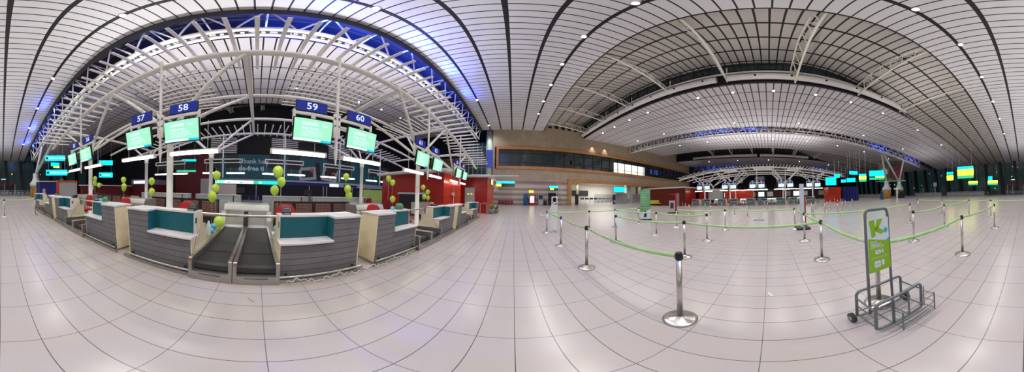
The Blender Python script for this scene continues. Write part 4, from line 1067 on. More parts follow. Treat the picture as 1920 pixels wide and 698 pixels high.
hang_sign((-2.2, 16.4, 3.0), 0.0, 1.1, 0.5, [('whites', .5, 0, 1), ('yellow', .5, 0, 1)], 'pale lit sign on the corner of the far red kiosk', 3.2)

# wall items --------------------------------------------------------------
r = empty('bench_seats', (-1.45, 30.4, 0), 0, 'row of dark red bench seats against the striped end wall', 'bench')
b = MB(); b.box(-1.4, 1.4, -0.05, 0.05, 0.3, 0.36, 'black'); 
for s in (-1.2, 0, 1.2): b.box(s-0.03, s+0.03, -0.25, 0.25, 0, 0.34, 'black')
b.build('beam', r)
for i in range(5):
    x = -1.15+0.575*i; b = MB(); b.bbox(x-0.25, x+0.25, -0.3, 0.2, 0.38, 0.45, 'rseat', 0.02); b.bbox(x-0.25, x+0.25, 0.17, 0.24, 0.45, 0.85, 'rseat', 0.02); b.build('seat', r)
r = empty('vending_machine', (2.35, 30.5, 0), 0, 'dark blue drinks vending machine against the striped wall', 'vending machine')
b = MB(); b.bbox(-0.42, 0.42, -0.4, 0.4, 0.03, 2.15, 'bluecan', 0.02); b.build('cabinet', r)
b = MB(); b.box(0.1, 0.3, -0.42, -0.4, 0.9, 1.4, 'black'); b.box(-0.35, 0.3, -0.42, -0.4, 0.15, 0.35, 'black'); b.each('coin_panel', r)
r = empty('vending_machine', (3.55, 30.4, 0), 0, 'red vending machine with bright glass front', 'vending machine')
b = MB(); b.bbox(-0.6, 0.6, -0.4, 0.4, 0.03, 1.9, 'chair_red', 0.02); b.build('cabinet', r)
b = MB(); b.box(-0.5, 0.3, -0.42, -0.4, 0.5, 1.75, 'whites'); b.build('glass_front', r)
b = MB()
for j in range(5):
    for i in range(7): b.box(-0.46+i*0.105, -0.40+i*0.105, -0.435, -0.42, 0.58+j*0.24, 0.72+j*0.24, ['navy', 'chair_red', 'greencan', 'orange'][(i+j) % 4])
b.each('snack_packet', r)
b = MB(); b.box(0.35, 0.52, -0.42, -0.4, 0.9, 1.5, 'black'); b.each('coin_panel', r)
r = empty('ticket_machine', (5.1, 30.5, 0), 0, 'grey and pale green payment machine beside the red vending machine', 'payment machine')
b = MB(); b.bbox(-0.5, 0.5, -0.35, 0.35, 0, 2.2, 'grey', 0.02); b.build('cabinet', r)
b = MB(); b.box(-0.35, 0.35, -0.37, -0.35, 0.2, 1.0, 'greyl'); b.box(-0.35, 0.35, -0.37, -0.35, 1.2, 1.9, 'frame'); b.build('front_panel', r)
b = MB(); b.lathe((0, 0, 0), [(0.28, 0), (0.34, 0.1), (0.34, 0.75), (0.25, 0.9), (0.1, 0.95)], 'black', 16)
o = thing(b, 'waste_bin', (0, 0, 0), 'round black bin right of the payment machine', 'bin'); o.location = (6.05, 30.5, 0)
b = MB(); b.box(-0.4, 0.4, -0.02, 0.0, -0.2, 0.2, 'yellow'); o = thing(b, 'wall_notice', (0, 0, 0), 'small yellow notice above the red vending machine', 'notice'); o.location = (3.4, 31.1, 2.6)
b = MB(); b.box(6.75, 8.3, 31.05, 31.2, 0, 2.35, 'blackmatte'); struct(b, 'door_1')
b = MB(); b.tube((8.9, 30.8, 0), (9.2, 30.9, 1.4), 0.04, 'grey', 6); b.box(8.4, 9.2, 30.8, 30.9, 1.35, 1.6, 'greyl')
thing(b, 'easel_stand', (9, 30.8, 0), 'grey slanted stand right of the dark doorway', 'stand')
# triangular frame emblem on the red kiosk corner
b = MB()
for a, c in (((-3.3, 2.6), (-2.7, 2.6)), ((-2.7, 2.6), (-3.0, 3.3)), ((-3.0, 3.3), (-3.3, 2.6)), ((-3.2, 3.5), (-2.8, 3.5)), ((-3.0, 3.3), (-3.2, 3.5)), ((-3.0, 3.3), (-2.8, 3.5))): b.tube((a[0], 28, a[1]), (c[0], 28, c[1]), 0.05, 'white', 6)
b.tube((-3.0, 28, 3.5), (-3.0, 28, 4.2), 0.02, 'white', 5)
thing(b, 'wire_ornament', (-3, 28, 3), 'small white triangular wire ornament hanging left of the arrow sign', 'ornament')
# concrete pillar with blue light at wall corner
r = empty('wall_pillar', (-4.9, 32.2, 0), 0, 'tall round pale green pillar at the left corner of the brown wall', 'pillar')
b = MB(); b.lathe((0, 0, 0), [(0.75, 0), (0.75, 17)], 'pedestal', 24); b.build('shaft', r)
b = MB(); b.box(-0.5, 0.7, -0.95, -0.78, 7.2, 10.8, 'bluelit'); b.build('blue_banner', r)
lamp('SPOT', (-4.9, 30.9, 14.0), 120, (0.6, 1.0, 0.8), (math.radians(10), 0, 0), 0.1, 0.9, 0.7, 'pillar_light')
# glass lattice to the left of the pillar
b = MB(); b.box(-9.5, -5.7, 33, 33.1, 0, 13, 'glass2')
for i in range(9): b.box(-9.5, -5.7, 32.9, 33, 1.5*i, 1.5*i+0.06, 'pedestal')
for i in range(5): b.box(-9.5+0.95*i, -9.44+0.95*i, 32.9, 33, 0, 13, 'pedestal')
struct(b, 'window_2')

# opening: hall beyond --------------------------------------------------
for x, lab in ((13.4, 'pale yellow round column just inside the wide opening'), (26.5, 'dark topped square column in the middle of the wide opening'), (31.3, 'grey square column right of the middle one in the wide opening')):
    r = empty('hall_column', (x*1.08, 35 if x < 20 else 34, 0), 0, lab, 'column')
    b = MB()
    if x < 20: b.lathe((0, 0, 0), [(0.3, 0), (0.3, 5.2)], 'beige', 18)
    else: b.box(-0.7, 0.7, -0.5, 0.5, 0, 5.2, 'stripe_l' if x < 30 else 'grey'); b.box(-0.72, 0.75, -0.55, 0.5, 4.2, 4.8, 'grey')
    b.build('shaft', r)
    b = MB(); b.box(-0.5, 0.5, -0.6, -0.5, 1.2, 3.2, 'paper') if x > 20 else b.lathe((0, 0, 0.4), [(0.31, 0), (0.31, 0.1)], 'grey', 18); b.build('panel', r)
for i in range(10):
    x = 14.6+1.15*i
    r = empty('entry_gate', (x, 33.5, 0), 0, 'slim grey entry gate post in the wide opening', 'entry gate', 'entry gates in the wide opening')
    b = MB(); b.tube((0, 0, 0), (0, 0, 1.5), 0.04, 'steel_dark', 6); b.build('post', r)
    b = MB(); b.box(0.05, 0.9, -0.02, 0.02, 1.1, 1.5, 'bluecan' if i < 4 else 'greyl'); b.box(0.05, 0.9, -0.02, 0.02, 0.5, 0.54, 'greyl'); b.each('panel', r)
for x, lab in ((13.0, 'black tower kiosk at the left of the wide opening'), (22.6, 'black and blue tower kiosk in front of the grey wall in the opening'), ):
    r = empty('info_tower', (x, 31.8, 0), 0, lab, 'kiosk')
    b = MB(); b.bbox(-0.35, 0.35, -0.2, 0.2, 0, 2.2, 'black', 0.05); b.build('body', r)
    b = MB(); b.box(-0.25, 0.25, -0.22, -0.2, 1.1, 1.9, 'black' if x < 20 else 'bluecan'); b.box(-0.3, 0.3, -0.22, -0.2, 0.3, 0.9, 'greyl' if x > 20 else 'black'); b.build('screen', r)
b = MB(); b.box(23.6, 27.2, 32.4, 32.7, 0, 2.5, 'greyl'); b.bbox(23.5, 27.3, 32.3, 32.8, 2.5, 2.6, 'grey', 0.02)
thing(b, 'partition_screen', (25.4, 32.5, 0), 'pale grey partition left of the middle column in the opening', 'partition')
b = MB(); b.box(29.5, 34.2, 33.0, 33.3, 0, 2.5, 'greyl')
for j in range(6): b.box(30, 32.8, 32.96, 33.0, 0.6+j*0.3, 0.72+j*0.3, 'grey')
thing(b, 'partition_screen', (32, 33, 0), 'pale grey partition with text panels right of the middle column', 'partition')
for x, w, z, lab in ((23.6, 3.4, 3.5, 'cyan lit sign hanging over the grey partition in the opening'), (36.5, 2.8, 3.3, 'cyan lit sign at the right of the wide opening'), (43.5, 5.2, 3.9, 'long black and cyan sign above the long red kiosk')):
    hang_sign((x, 31.0, z), -PI/2, w, 1.1, [('cyan', 1, 0, 1)] if x < 40 else [('cyan', .35, 0, 1), (None, .2, 0, 1), ('yellow', .3, 0.02, .12), (None, .15, 0, 1)], lab, 5.2)
for i in range(3):
    b = MB(); x = 36+0.9*i; b.tube((0, 0, 0), (0.05, 0, 1.0), 0.12, ['beige', 'stripe_l', 'black'][i], 8); b.ball((0.05, 0, 1.25), 0.22, ['beige', 'stripe_l', 'black'][i], 10, 8)
    o = thing(b, 'display_figure', (0, 0, 0), 'small display stand %s of the green banner' % ['far left', 'left', 'just left'][i], 'display stand'); o.location = (x, 33.5, 0)
lamp('AREA', (24, 38, 5.1), 900, (1, 0.95, 0.88), (0, 0, 0), name='hall_lamp').data.size = 8
for x in (14, 20, 26, 32, 38): lamp('SPOT', (x, 33.5, 5.15), 160, (1, 0.95, 0.9), size=0.1, angle=2.4, name='hall_spot')

# ------------------------------------------------------------------ queue posts and belts
def make_post():
    r = empty('queue_post', (0, 0, 0))
    b = MB(); b.lathe((0, 0, 0), [(0.175, 0), (0.178, 0.012), (0.15, 0.026), (0.05, 0.045), (0.034, 0.06), (0.033, 0.065)], 'steel', 36); b.build('base', r)
    b = MB(); b.lathe((0, 0, 0.05), [(0.031, 0), (0.031, 0.81)], 'steel', 20); b.build('pole', r)
    b = MB(); b.lathe((0, 0, 0.86), [(0.034, 0), (0.036, 0.005), (0.036, 0.07), (0.034, 0.075), (0.031, 0.085), (0.02, 0.09)], 'black', 20)
    for i in range(4):
        a = PI/2*i; b.box(0.03, 0.042, -0.012, 0.012, 0.868, 0.925, 'black', Matrix.Rotation(a, 4, 'Z'))
    b.build('belt_head', r)
    b = MB(); b.tube((0.0, 0, 0.945), (0, 0, 0.952), 0.02, 'steel_dark', 16); b.build('top_cap', r)
    return r
QP = make_post()
POSTS = {
 'a1': (1.40, .88, 'steel queue post nearest the camera, with the belt ending on it'),
 'a2': (1.45, 3.00, 'second steel queue post of the front line, after the nearest one'),
 'a3': (1.45, 4.79, 'third steel queue post of the front line'),
 'a4': (1.43, 6.83, 'queue post beside the white wire frame'),
 'b1': (3.43, 1.99, 'steel queue post just behind the nearest one in the second line'),
 'b2': (3.22, 4.43, 'queue post where the second line belt starts on the left'),
 'b3': (3.41, -1.09, 'steel queue post in front of the tall slim blue grey pole'),
 'c1': (5.11, 2.09, 'steel queue post at the right end of a belt in the third line'),
 'c2': (4.98, 4.16, 'steel queue post in the middle of the third line'),
 'c3': (4.92, 6.86, 'queue post at the left end of the third line'),
 'c4': (5.08, -1.07, 'steel queue post just right of the tall slim blue grey pole'),
 'd1': (7.01, 1.98, 'steel queue post left of the blue floor sticker'),
 'd2': (7.00, -1.06, 'steel queue post just left of the tall slim blue grey pole'),
 'd3': (6.82, 4.40, 'queue post at the left end of the fourth line near the red stand'),
 'e1': (3.33, 6.62, 'queue post behind the front line, left of the blue floor reflection'),
 'e2': (6.60, 6.85, 'queue post just left of the green banner'),
 't': (1.52, -1.15, 'steel queue post standing behind the green luggage sizer sign'),
 'f1': (1.41, -3.37, 'steel queue post first to the right of the luggage sizer'),
 'f2': (1.21, -6.14, 'steel queue post at the far right, next along the belt from the sizer'),
 'g1': (3.08, -3.71, 'steel queue post just right of the luggage sizer sign top'),
 'g2': (3.21, -5.84, 'steel queue post whose belt runs over the yellow reflection'),
 'g3': (3.23, -8.87, 'queue post in the back line on the yellow reflection'),
 'h1': (5.01, -5.81, 'queue post at the right end of the belt from the blue grey pole'),
 'h2': (5.03, -8.92, 'queue post in the back line, left of the yellow reflection'),
 'h3': (6.95, -8.94, 'leftmost queue post of the back line'),
 'i1': (1.90, -8.69, 'rightmost queue post of the back line on the right side'),
 'j1': (-.13, -8.59, 'queue post at the left edge of the picture'),
 'j2': (-1.87, -8.95, 'queue post beside the left end of the check-in row')}
for k, (x, y, lab) in POSTS.items(): place(QP, (x, y, 0), random.uniform(0, 6), lab, 'steel queue posts', cat='queue post')
def belt(a, c, lab, sag=0.05, txt=0):
    p = Vector((POSTS[a][0], POSTS[a][1], 0.90)); q = Vector((POSTS[c][0], POSTS[c][1], 0.90)); d = q-p; L = d.length; d.normalize()
    p = p+d*0.035; q = q-d*0.035
    n = 16; v = []
    side = Vector((-d.y, d.x, 0))*0.0012
    for i in range(n+1):
        t = i/n; m = p.lerp(q, t); z = 0.90-sag*4*t*(1-t); tw = 0.018*math.sin(t*PI)
        for s, w in ((-1, 1), (1, 1), (1, -1), (-1, -1)):
            v.append((m.x+side.x*w+(-d.y)*tw*s*0.3, m.y+side.y*w+d.x*tw*s*0.3, z+0.024*s))
    fs = []
    for i in range(n):
        o = i*4
        for j in range(4): fs.append((o+j, o+(j+1) % 4, o+4+(j+1) % 4, o+4+j))
    fs += [(3, 2, 1, 0), tuple(n*4+j for j in range(4))]
    b = MB(); b.add(v, fs, 'tape', True)
    o = thing(b, 'queue_belt', tuple((p+q)/2), lab, 'queue belt', 'green queue belts')
    if txt:
        for i in range(txt):
            t = (i+0.5)/txt; m = p.lerp(q, t); z = 0.90-sag*4*t*(1-t)
            cam = Vector((0, 0, 0)); nrm = Vector((-d.y, d.x, 0)); 
            if nrm.dot(-m) < 0: nrm = -nrm
            ang = math.atan2(nrm.y, nrm.x)
            text('lettering', 'kulula.com', 0.036, 'tapetext', o, (m.x-(p.x+q.x)/2+nrm.x*0.004, m.y-(p.y+q.y)/2+nrm.y*0.004, z-0.90), (PI/2, 0, ang+PI/2), 'CENTER', 0.0005, 0.0005)
    return o
belt('a1', 'a2', 'green queue belt from the nearest post to the second post', 0.05, 2)
belt('a2', 'a3', 'green queue belt between the second and third posts of the front line', 0.04, 2)
belt('a3', 'a4', 'green queue belt between the third post and the white wire frame', 0.03)
belt('a4', 'e1', 'green queue belt running right from the white wire frame', 0.03)
belt('e1', 'c3', 'green queue belt crossing the blue floor reflection', 0.03)
belt('c3', 'e2', 'green queue belt ending just left of the green banner', 0.02)
belt('c3', 'c2', 'green queue belt of the third line, left span', 0.03)
belt('c2', 'c1', 'green queue belt of the third line, right span', 0.04)
belt('b2', 'b1', 'green queue belt of the second line, left span', 0.05, 2)
belt('b1', 'b3', 'long green queue belt of the second line across the centre', 0.05, 4)
belt('b3', 't', 'green queue belt running from the second line to behind the luggage sizer', 0.04, 3)
belt('t', 'f1', 'green queue belt running right from behind the luggage sizer', 0.05, 3)
belt('f1', 'f2', 'green queue belt at the right, beyond the first post past the sizer', 0.04, 2)
belt('d3', 'd1', 'green queue belt of the fourth line, left of the blue floor sticker', 0.03)
belt('d1', 'd2', 'green queue belt of the fourth line, above the blue floor sticker', 0.03)
belt('d2', 'c4', 'short dark green belt behind the tall slim blue grey pole', 0.02)
belt('c4', 'b3', 'short green belt right of the tall slim blue grey pole', 0.03)
belt('c4', 'h1', 'long green belt running right from the tall slim pole', 0.05)
belt('g1', 'g2', 'green belt from the post by the sizer top to the next on the right', 0.06)
belt('g2', 'g3', 'green belt over the yellow reflection toward the back line', 0.03)
belt('h3', 'h2', 'green belt of the back line, left span', 0.02)
belt('h2', 'g3', 'green belt of the back line, middle span', 0.02)
belt('g3', 'i1', 'green belt of the back line, right span', 0.02)
belt('i1', 'j1', 'green belt across the edge of the picture', 0.02)
belt('j1', 'j2', 'green belt at the left edge of the picture before the check-in row', 0.03)
# far queue posts before the far row
FP = [(11.5, 1.6), (13.2, 2.9), (12.6, 4.8), (14.4, 6.0), (13.0, 7.0), (15.2, 3.9), (16.9, 2.4), (17.2, 5.2), (18.6, 7.8), (18.8, 0.6), (16.4, 0.2), (15.1, 8.6),
      (10.7, -2.9), (11.4, -4.0), (10.4, -4.6), (12.6, -3.3), (13.4, -4.9), (12.0, -5.7), (14.6, -4.2), (15.2, -5.9), (13.2, -6.6), (15.8, -7.0), (17.0, -5.6), (16.4, -7.9), (18.4, -6.4), (18.0, -8.4), (19.6, -7.6), (14.4, -8.0), (19.2, -4.4), (20.6, -6.0), (20.9, -8.8), (17.4, -9.6), (21.4, -3.2), (20.0, 3.2), (19.6, 10.0), (17.6, 10.4)]
for i, (x, y) in enumerate(FP):
    place(QP, (x, y, 0), 0, 'small distant steel queue post before the far desks, %s' % ('left of the tall slim pole' if y > -1.5 else 'right of the tall slim pole'), 'distant posts left of the slim pole' if y > -1.5 else 'distant posts right of the slim pole', cat='queue post')

# luggage sizer ------------------------------------------------------------
r = empty('luggage_sizer', (1.2, -1.05, 0), 0, 'grey tubular hand baggage sizer trolley with a green and white sign', 'luggage sizer')
O = Vector((1.2, -1.05, 0))
def part(b, name, par=r):
    q = b.build(name, par)
    if par is r: q.location = -O
    return q
x0, x1, ya, yb, zb, zt = 1.06, 1.36, -0.76, -1.36, 0.05, 0.44
R = 0.0165
def loop(x, m='trolley'):
    # upright rounded rectangle in the plane x
    pts = []
    for (cy, cz, a0) in ((ya-0.06, zt-0.06, 0), (yb+0.06, zt-0.06, 90), (yb+0.06, zb+0.04, 180), (ya-0.06, zb+0.04, 270)):
        rr = 0.06 if cz > 0.2 else 0.04
        if cz < 0.2: cy = (ya-0.04) if cy > -1 else (yb+0.04)
        for k in range(5):
            a = math.radians(a0+k*22.5); pts.append((x, cy+rr*math.cos(a), cz+rr*math.sin(a)))
    pts.append(pts[0]); return pts
b = MB(); b.path(loop(x1), R, 'trolley', 10); part(b, 'rear_frame')
b = MB(); b.path(loop(x0), R, 'trolley', 10); part(b, 'front_frame')
b = MB()
for y in (ya-0.0, yb+0.0):
    b.tube((x0, y, zb+0.05), (x1, y, zb+0.05), 0.010, 'trolley', 8); b.tube((x0, y, zt-0.09), (x1, y, zt-0.09), 0.010, 'trolley', 8)
for y in (-0.95, -1.16): b.tube((x0, y, zb), (x1, y, zb), 0.009, 'trolley', 8)
b.tube((x1, ya, 0.24), (x0, ya, 0.24), 0.008, 'trolley', 8)
for q in b.each('side_rail', r, -O): pass
b = MB()
for y in (-0.95, -1.16): b.tube((x0, y, zb), (x0, y, zt), 0.010, 'trolley', 8)
b.tube((x1, ya, 0.14), (x1, yb, 0.14), 0.008, 'trolley', 8)
part(b, 'divider_bar')
# thin wire pocket in front
b = MB(); xf = 0.92; y0p, y1p = -0.93, -1.40
for z in (0.07, 0.18, 0.30):
    for x in (xf, ): b.tube((x, y0p, z), (x, y1p, z), 0.005, 'trolley', 6)
    for y in (y0p, y1p): b.tube((x0, y, z+0.0), (xf, y, z), 0.005, 'trolley', 6)
for y in (y0p, y1p): b.tube((xf, y, 0.04), (xf, y, 0.32), 0.008, 'trolley', 6)
for y in (y0p-0.02, y1p+0.02): b.tube((x0-0.02, y, 0.06), (x0-0.02, y, 0.38), 0.006, 'trolley', 6)
for x in (xf+0.045, xf+0.09): b.tube((x, y0p, 0.06), (x, y1p, 0.06), 0.004, 'trolley', 6)
part(b, 'wire_pocket')
# uprights with rounded top
b = MB(); yl, yr = -0.90, -1.195
pts = [(1.325, yl+0.01, 0.06), (1.40, yl-0.02, 1.26)]
for k in range(1, 6):
    a = math.radians(180-k*18*1.0); pts.append((1.405, yl-0.02-0.05+0.05*math.cos(math.radians(k*18)), 1.28+0.06*math.sin(math.radians(k*18))))
pts2 = [(1.325, yr+0.0, 0.06), (1.40, yr-0.03, 1.26)]
for k in range(1, 6): pts2.append((1.405, yr-0.03+0.05-0.05*math.cos(math.radians(k*18)), 1.28+0.06*math.sin(math.radians(k*18))))
b.path(pts+pts2[::-1], R, 'trolley', 10); part(b, 'handle_frame')
# sign board leaning with the uprights
def SP(u, v, d=0.0):   # u 0..1 left to right as seen, v 0..1 bottom to top
    z = 0.635+v*(1.245-0.635); xx = 1.325+(z-0.06)*(0.075/1.2)
    y = (yl-0.005-(0.02)*(z/1.2)) + u*((yr-yl)+0.01-0.005*(z/1.2)); return (xx-0.016-d, y, z)
b = MB(); b.add([SP(0, 0), SP(1, 0), SP(1, 1), SP(0, 1), SP(0, 0, -0.008), SP(1, 0, -0.008), SP(1, 1, -0.008), SP(0, 1, -0.008)], [(3, 2, 1, 0), (4, 5, 6, 7), (0, 1, 5, 4), (1, 2, 6, 5), (2, 3, 7, 6), (3, 0, 4, 7)], 'sign_w')
sb = part(b, 'sign_board')
def poly(uv, m, d, name, par=sb):
    b = MB(); b.add([SP(u, v, d) for u, v in uv], [tuple(range(len(uv)))], m); q = b.build(name, par); return q
poly([(0, 0), (1, 0), (1, 0.55), (0.02, 0.66)], 'sign_g', 0.001, 'green_field')
poly([(0.82, 0.57), (1, 0.55), (1, 0.62)], 'sign_c', 0.0015, 'blue_corner')
K = [((0.10, 0.955), (0.30, 0.97), (0.335, 0.70), (0.15, 0.665)), ((0.315, 0.84), (0.62, 0.995), (0.68, 0.90), (0.33, 0.775)), ((0.33, 0.86), (0.47, 0.845), (0.80, 0.765), (0.64, 0.705), (0.335, 0.80))]
K = [((0.08, 0.965), (0.33, 0.975), (0.36, 0.69), (0.18, 0.665)), ((0.33, 0.80), (0.46, 0.975), (0.72, 0.985), (0.50, 0.81), (0.34, 0.76)), ((0.345, 0.85), (0.50, 0.84), (0.80, 0.745), (0.60, 0.705), (0.35, 0.78))]
for q in K: poly(q, 'sign_g', 0.002, 'letter_stroke')
poly([(0.84+0.095*math.cos(a), 0.765+0.05*math.sin(a)) for a in [2*PI*i/16 for i in range(16)]], 'sign_c', 0.0025, 'blue_dot')
def rr(u0, u1, v0, v1, c=0.03): return [(u0+c, v0), (u1-c, v0), (u1, v0+c*0.5), (u1, v1-c*0.5), (u1-c, v1), (u0+c, v1), (u0, v1-c*0.5), (u0, v0+c*0.5)]
for a in (rr(0.30, 0.56, 0.345, 0.42), rr(0.60, 0.68, 0.345, 0.42, 0.02), rr(0.24, 0.52, 0.085, 0.215), rr(0.57, 0.70, 0.10, 0.215, 0.03)): poly(a, 'sign_w', 0.002, 'bag_symbol')
for (v, w) in ((0.445, 0.6), (0.29, 0.75), (0.265, 0.7)): poly([(0.12, v), (0.12+w, v), (0.12+w, v+0.004), (0.12, v+0.004)], 'sign_w', 0.002, 'thin_line')
rotS = (PI/2+math.radians(-3.6)*-1, 0, -PI/2)
for i, t in enumerate(('hand', 'baggage', 'allowance')):
    p = SP(0.12, 0.585-0.045*i, 0.003); text('lettering', t, 0.042, 'sign_w', sb, p, (PI/2-math.radians(3.6), 0, -PI/2), 'LEFT', 0.0003, 0.0004)
for (u, v, t, s) in ((0.43, 0.382, '7kg', 0.022), (0.38, 0.15, '20kg', 0.022)):
    text('lettering', t, s, 'trolley', sb, SP(u, v, 0.003), (PI/2-math.radians(3.6), 0, -PI/2), 'CENTER', 0.0003)
for (y, s) in ((-0.70, 1), (-1.42, -1)):
    b = MB(); b.tube((1.35, y-0.02, 0.065), (1.35, y+0.02, 0.065), 0.065, 'rubber', 24); w = part(b, 'wheel')
    b = MB(); b.tube((1.35, y-0.024, 0.065), (1.35, y+0.024, 0.065), 0.028, 'steel', 14); b.build('hub', w)
b = MB(); b.tube((1.35, -0.70, 0.065), (1.35, -1.42, 0.065), 0.008, 'steel_dark', 8); part(b, 'axle')

# white wire frame stand at the end of the front line
r = empty('wire_frame_stand', (1.55, 6.95, 0), 0, 'white tubular wire frame stand with a round top behind the front queue line', 'frame stand')
b = MB()
for x in (0.12, 0.36): b.tube((x, 0, 0.03), (x, 0.0, 1.55), 0.018, 'white', 6)
b.tube((0.12, 0, 0.03), (0.36, 0, 0.03), 0.018, 'white', 6); b.tube((0.12, 0, 1.55), (0.36, 0, 1.55), 0.018, 'white', 6); b.tube((-0.08, 0, 0.03), (0.36, 0, 0.03), 0.018, 'white', 6)
b.build('upright_frame', r)
b = MB()
pts = [(0.24+0.11*math.cos(a), -0.02, 1.42+0.13*math.sin(a)) for a in [2*PI*i/14 for i in range(15)]]; b.path(pts, 0.018, 'white', 6)
b.path([(0.2, -0.02, 1.3), (0.05, -0.02, 0.98), (-0.12, -0.02, 0.72), (-0.36, -0.02, 0.75), (-0.42, -0.02, 0.86)], 0.022, 'white', 6)
b.path([(0.26, -0.02, 1.28), (0.12, -0.02, 0.95), (-0.02, -0.02, 0.70), (-0.16, -0.02, 0.40), (-0.2, -0.02, 0.1)], 0.02, 'white', 6)
b.path([(0.3, -0.02, 1.2), (0.16, -0.02, 0.7), (0.0, -0.02, 0.3), (-0.05, -0.02, 0.05)], 0.02, 'white', 6)
b.build('bent_tubes', r)
b = MB(); b.box(0.13, 0.35, -0.005, 0.005, 0.1, 1.2, 'clear'); b.build('clear_sheet', r)
# green banner stand
r = empty('banner_stand', (7.95, 7.6, 0), face(7.95, 7.6), 'tall green roll-up banner stand beyond the queue lines', 'banner')
b = MB(); b.box(-0.02, 0.02, -0.34, 0.34, 0.55, 2.05, 'greenban'); b.build('sheet', r)
b = MB(); b.prism([(-0.34, 0.05), (0.34, 0.05), (0.34, 0.75), (-0.05, 0.55), (-0.34, 0.5)], 'x', 0.022, 0.026, 'paper'); b.build('white_lower_part', r)
b = MB(); b.prism([(-0.12, 0.2), (0.08, 0.2), (0.1, 0.4), (0.03, 0.62), (-0.02, 0.62), (-0.06, 0.4)], 'x', 0.027, 0.03, 'black'); b.build('dark_emblem', r)
b = MB(); b.bbox(-0.15, 0.15, -0.42, 0.42, 0, 0.07, 'black', 0.01); b.build('base', r)
b = MB()
for j in range(7): b.box(0.021, 0.024, -0.3, 0.28, 0.85+j*0.17, 0.862+j*0.17, 'paper')
b.build('white_lines', r)
# red display stand
r = empty('display_stand', (12.87, 8.67, 0), face(12.8, 8.7), 'narrow red display stand with a white poster panel beside the fourth line', 'display stand')
b = MB(); b.box(-0.05, 0.05, 0.2, 0.38, 0, 1.9, 'chair_red'); b.box(-0.06, 0.06, -0.3, 0.4, 1.75, 1.85, 'chair_red'); b.build('post', r)
b = MB(); b.box(-0.03, 0.03, -0.36, 0.18, 0.3, 1.2, 'greyl'); b.box(0.031, 0.035, -0.25, 0.05, 0.45, 1.0, 'frame'); b.build('poster_panel', r)
b = MB(); b.bbox(-0.25, 0.25, -0.5, 0.5, 0, 0.08, 'black', 0.02); b.build('base', r)
# tall slim pole
r = empty('slim_pole', (6.95, -1.4, 0), 0, 'tall slim blue grey pole with a red strip and black foot among the queue posts', 'pole')
b = MB(); b.box(-0.06, 0.06, -0.075, 0.10, 0.05, 1.98, 'pedestal'); b.build('shaft', r)
b = MB(); b.box(-0.04, 0.1, -0.15, -0.076, 0.05, 1.45, 'chair_red'); b.build('red_strip', r)
b = MB(); b.bbox(-0.25, 0.25, -0.3, 0.3, 0.0, 0.09, 'black', 0.02); b.build('foot', r)
# blue floor sticker
b = MB(); b.lathe((0, 0, 0), [(0.36, 0.001), (0.36, 0.003)], 'bluetile', 28); b.lathe((0, 0, 0), [(0.22, 0.004), (0.22, 0.005)], 'greyl', 24); b.box(-0.06, 0.06, -0.2, 0.2, 0.0052, 0.006, 'bluetile')
o = thing(b, 'floor_sticker', (0, 0, 0), 'round blue sticker on the floor in front of the fourth queue line', 'floor sticker'); o.location = (10.0, 0.69, 0)
b = MB(); b.box(-0.06, 0.06, -0.012, 0.012, 0, 0.002, 'paper'); o = thing(b, 'paper_scrap', (0, 0, 0), 'small white scrap on the floor right of the nearest queue post', 'scrap'); o.location = (2.2, 0.03, 0.0); o.rotation_euler = (0, 0, 0.5)
b = MB(); b.path([(0, 0, 0.004), (0.05, 0.03, 0.004), (0.09, 0.08, 0.004)], 0.004, 'orange', 5); o = thing(b, 'red_string', (0, 0, 0), 'short red strip lying on the floor before the centre belts', 'string'); o.location = (-1.95, -0.08, 0)
# loose cable wrap along the desk rail
b = MB(); pts = []
for i in range(90):
    t = i/89; y = 0.45+2.9*t; pts.append((-2.29+0.025*math.sin(i*0.9), y, 0.045+0.025*math.sin(i*1.7)+(0.05*math.sin(i*0.31))*0.6+0.02))
b.path(pts, 0.007, 'paper', 5)
thing(b, 'plastic_wrap', (-2.29, 1.8, 0.05), 'crumpled clear plastic wrap strung along the rail before desks 59 and 60', 'plastic wrap')
# crowd rail at the right end of the near row
r = empty('tube_railing', (-2.3, 11.8, 0), 0, 'steel tube railing at the right end of the near check-in row', 'railing')
b = MB(); b.path([(0, -0.6, 0), (0, -0.6, 1.0), (0, 1.3, 1.0), (0.1, 1.5, 0.9), (0.1, 1.5, 0)], 0.03, 'steel', 8); b.tube((-0.3, -0.9, 0), (-0.3, -0.9, 1.05), 0.03, 'steel', 8); b.build('tube', r)
def plant(x, y, s, lab):
    r = empty('potted_plant', (x, y, 0), 0, lab, 'plant', 'plants by the kiosk')
    b = MB(); b.lathe((0, 0, 0), [(0.18*s, 0), (0.24*s, 0.3*s), (0.22*s, 0.32*s)], 'grey', 14); b.build('pot', r)
    b = MB()
    for i in range(46):
        a = random.uniform(0, 2*PI); l = random.uniform(0.25, 0.5)*s; e = random.uniform(0.2, 1.3); w = 0.035*s
        d = Vector((math.cos(a)*math.cos(e), math.sin(a)*math.cos(e), math.sin(e))); n = Vector((-math.sin(a), math.cos(a), 0))*w; o = Vector((0, 0, 0.3*s))
        b.add([o, o+d*l*0.5+n, o+d*l, o+d*l*0.5-n], [(0, 1, 2, 3)], 'leaf')
    b.build('foliage', r)
plant(-1.9, 14.2, 1.3, 'bushy green plant at the corner of the far red kiosk'); plant(-1.6, 15.1, 1.2, 'second bushy plant at the corner of the far red kiosk')
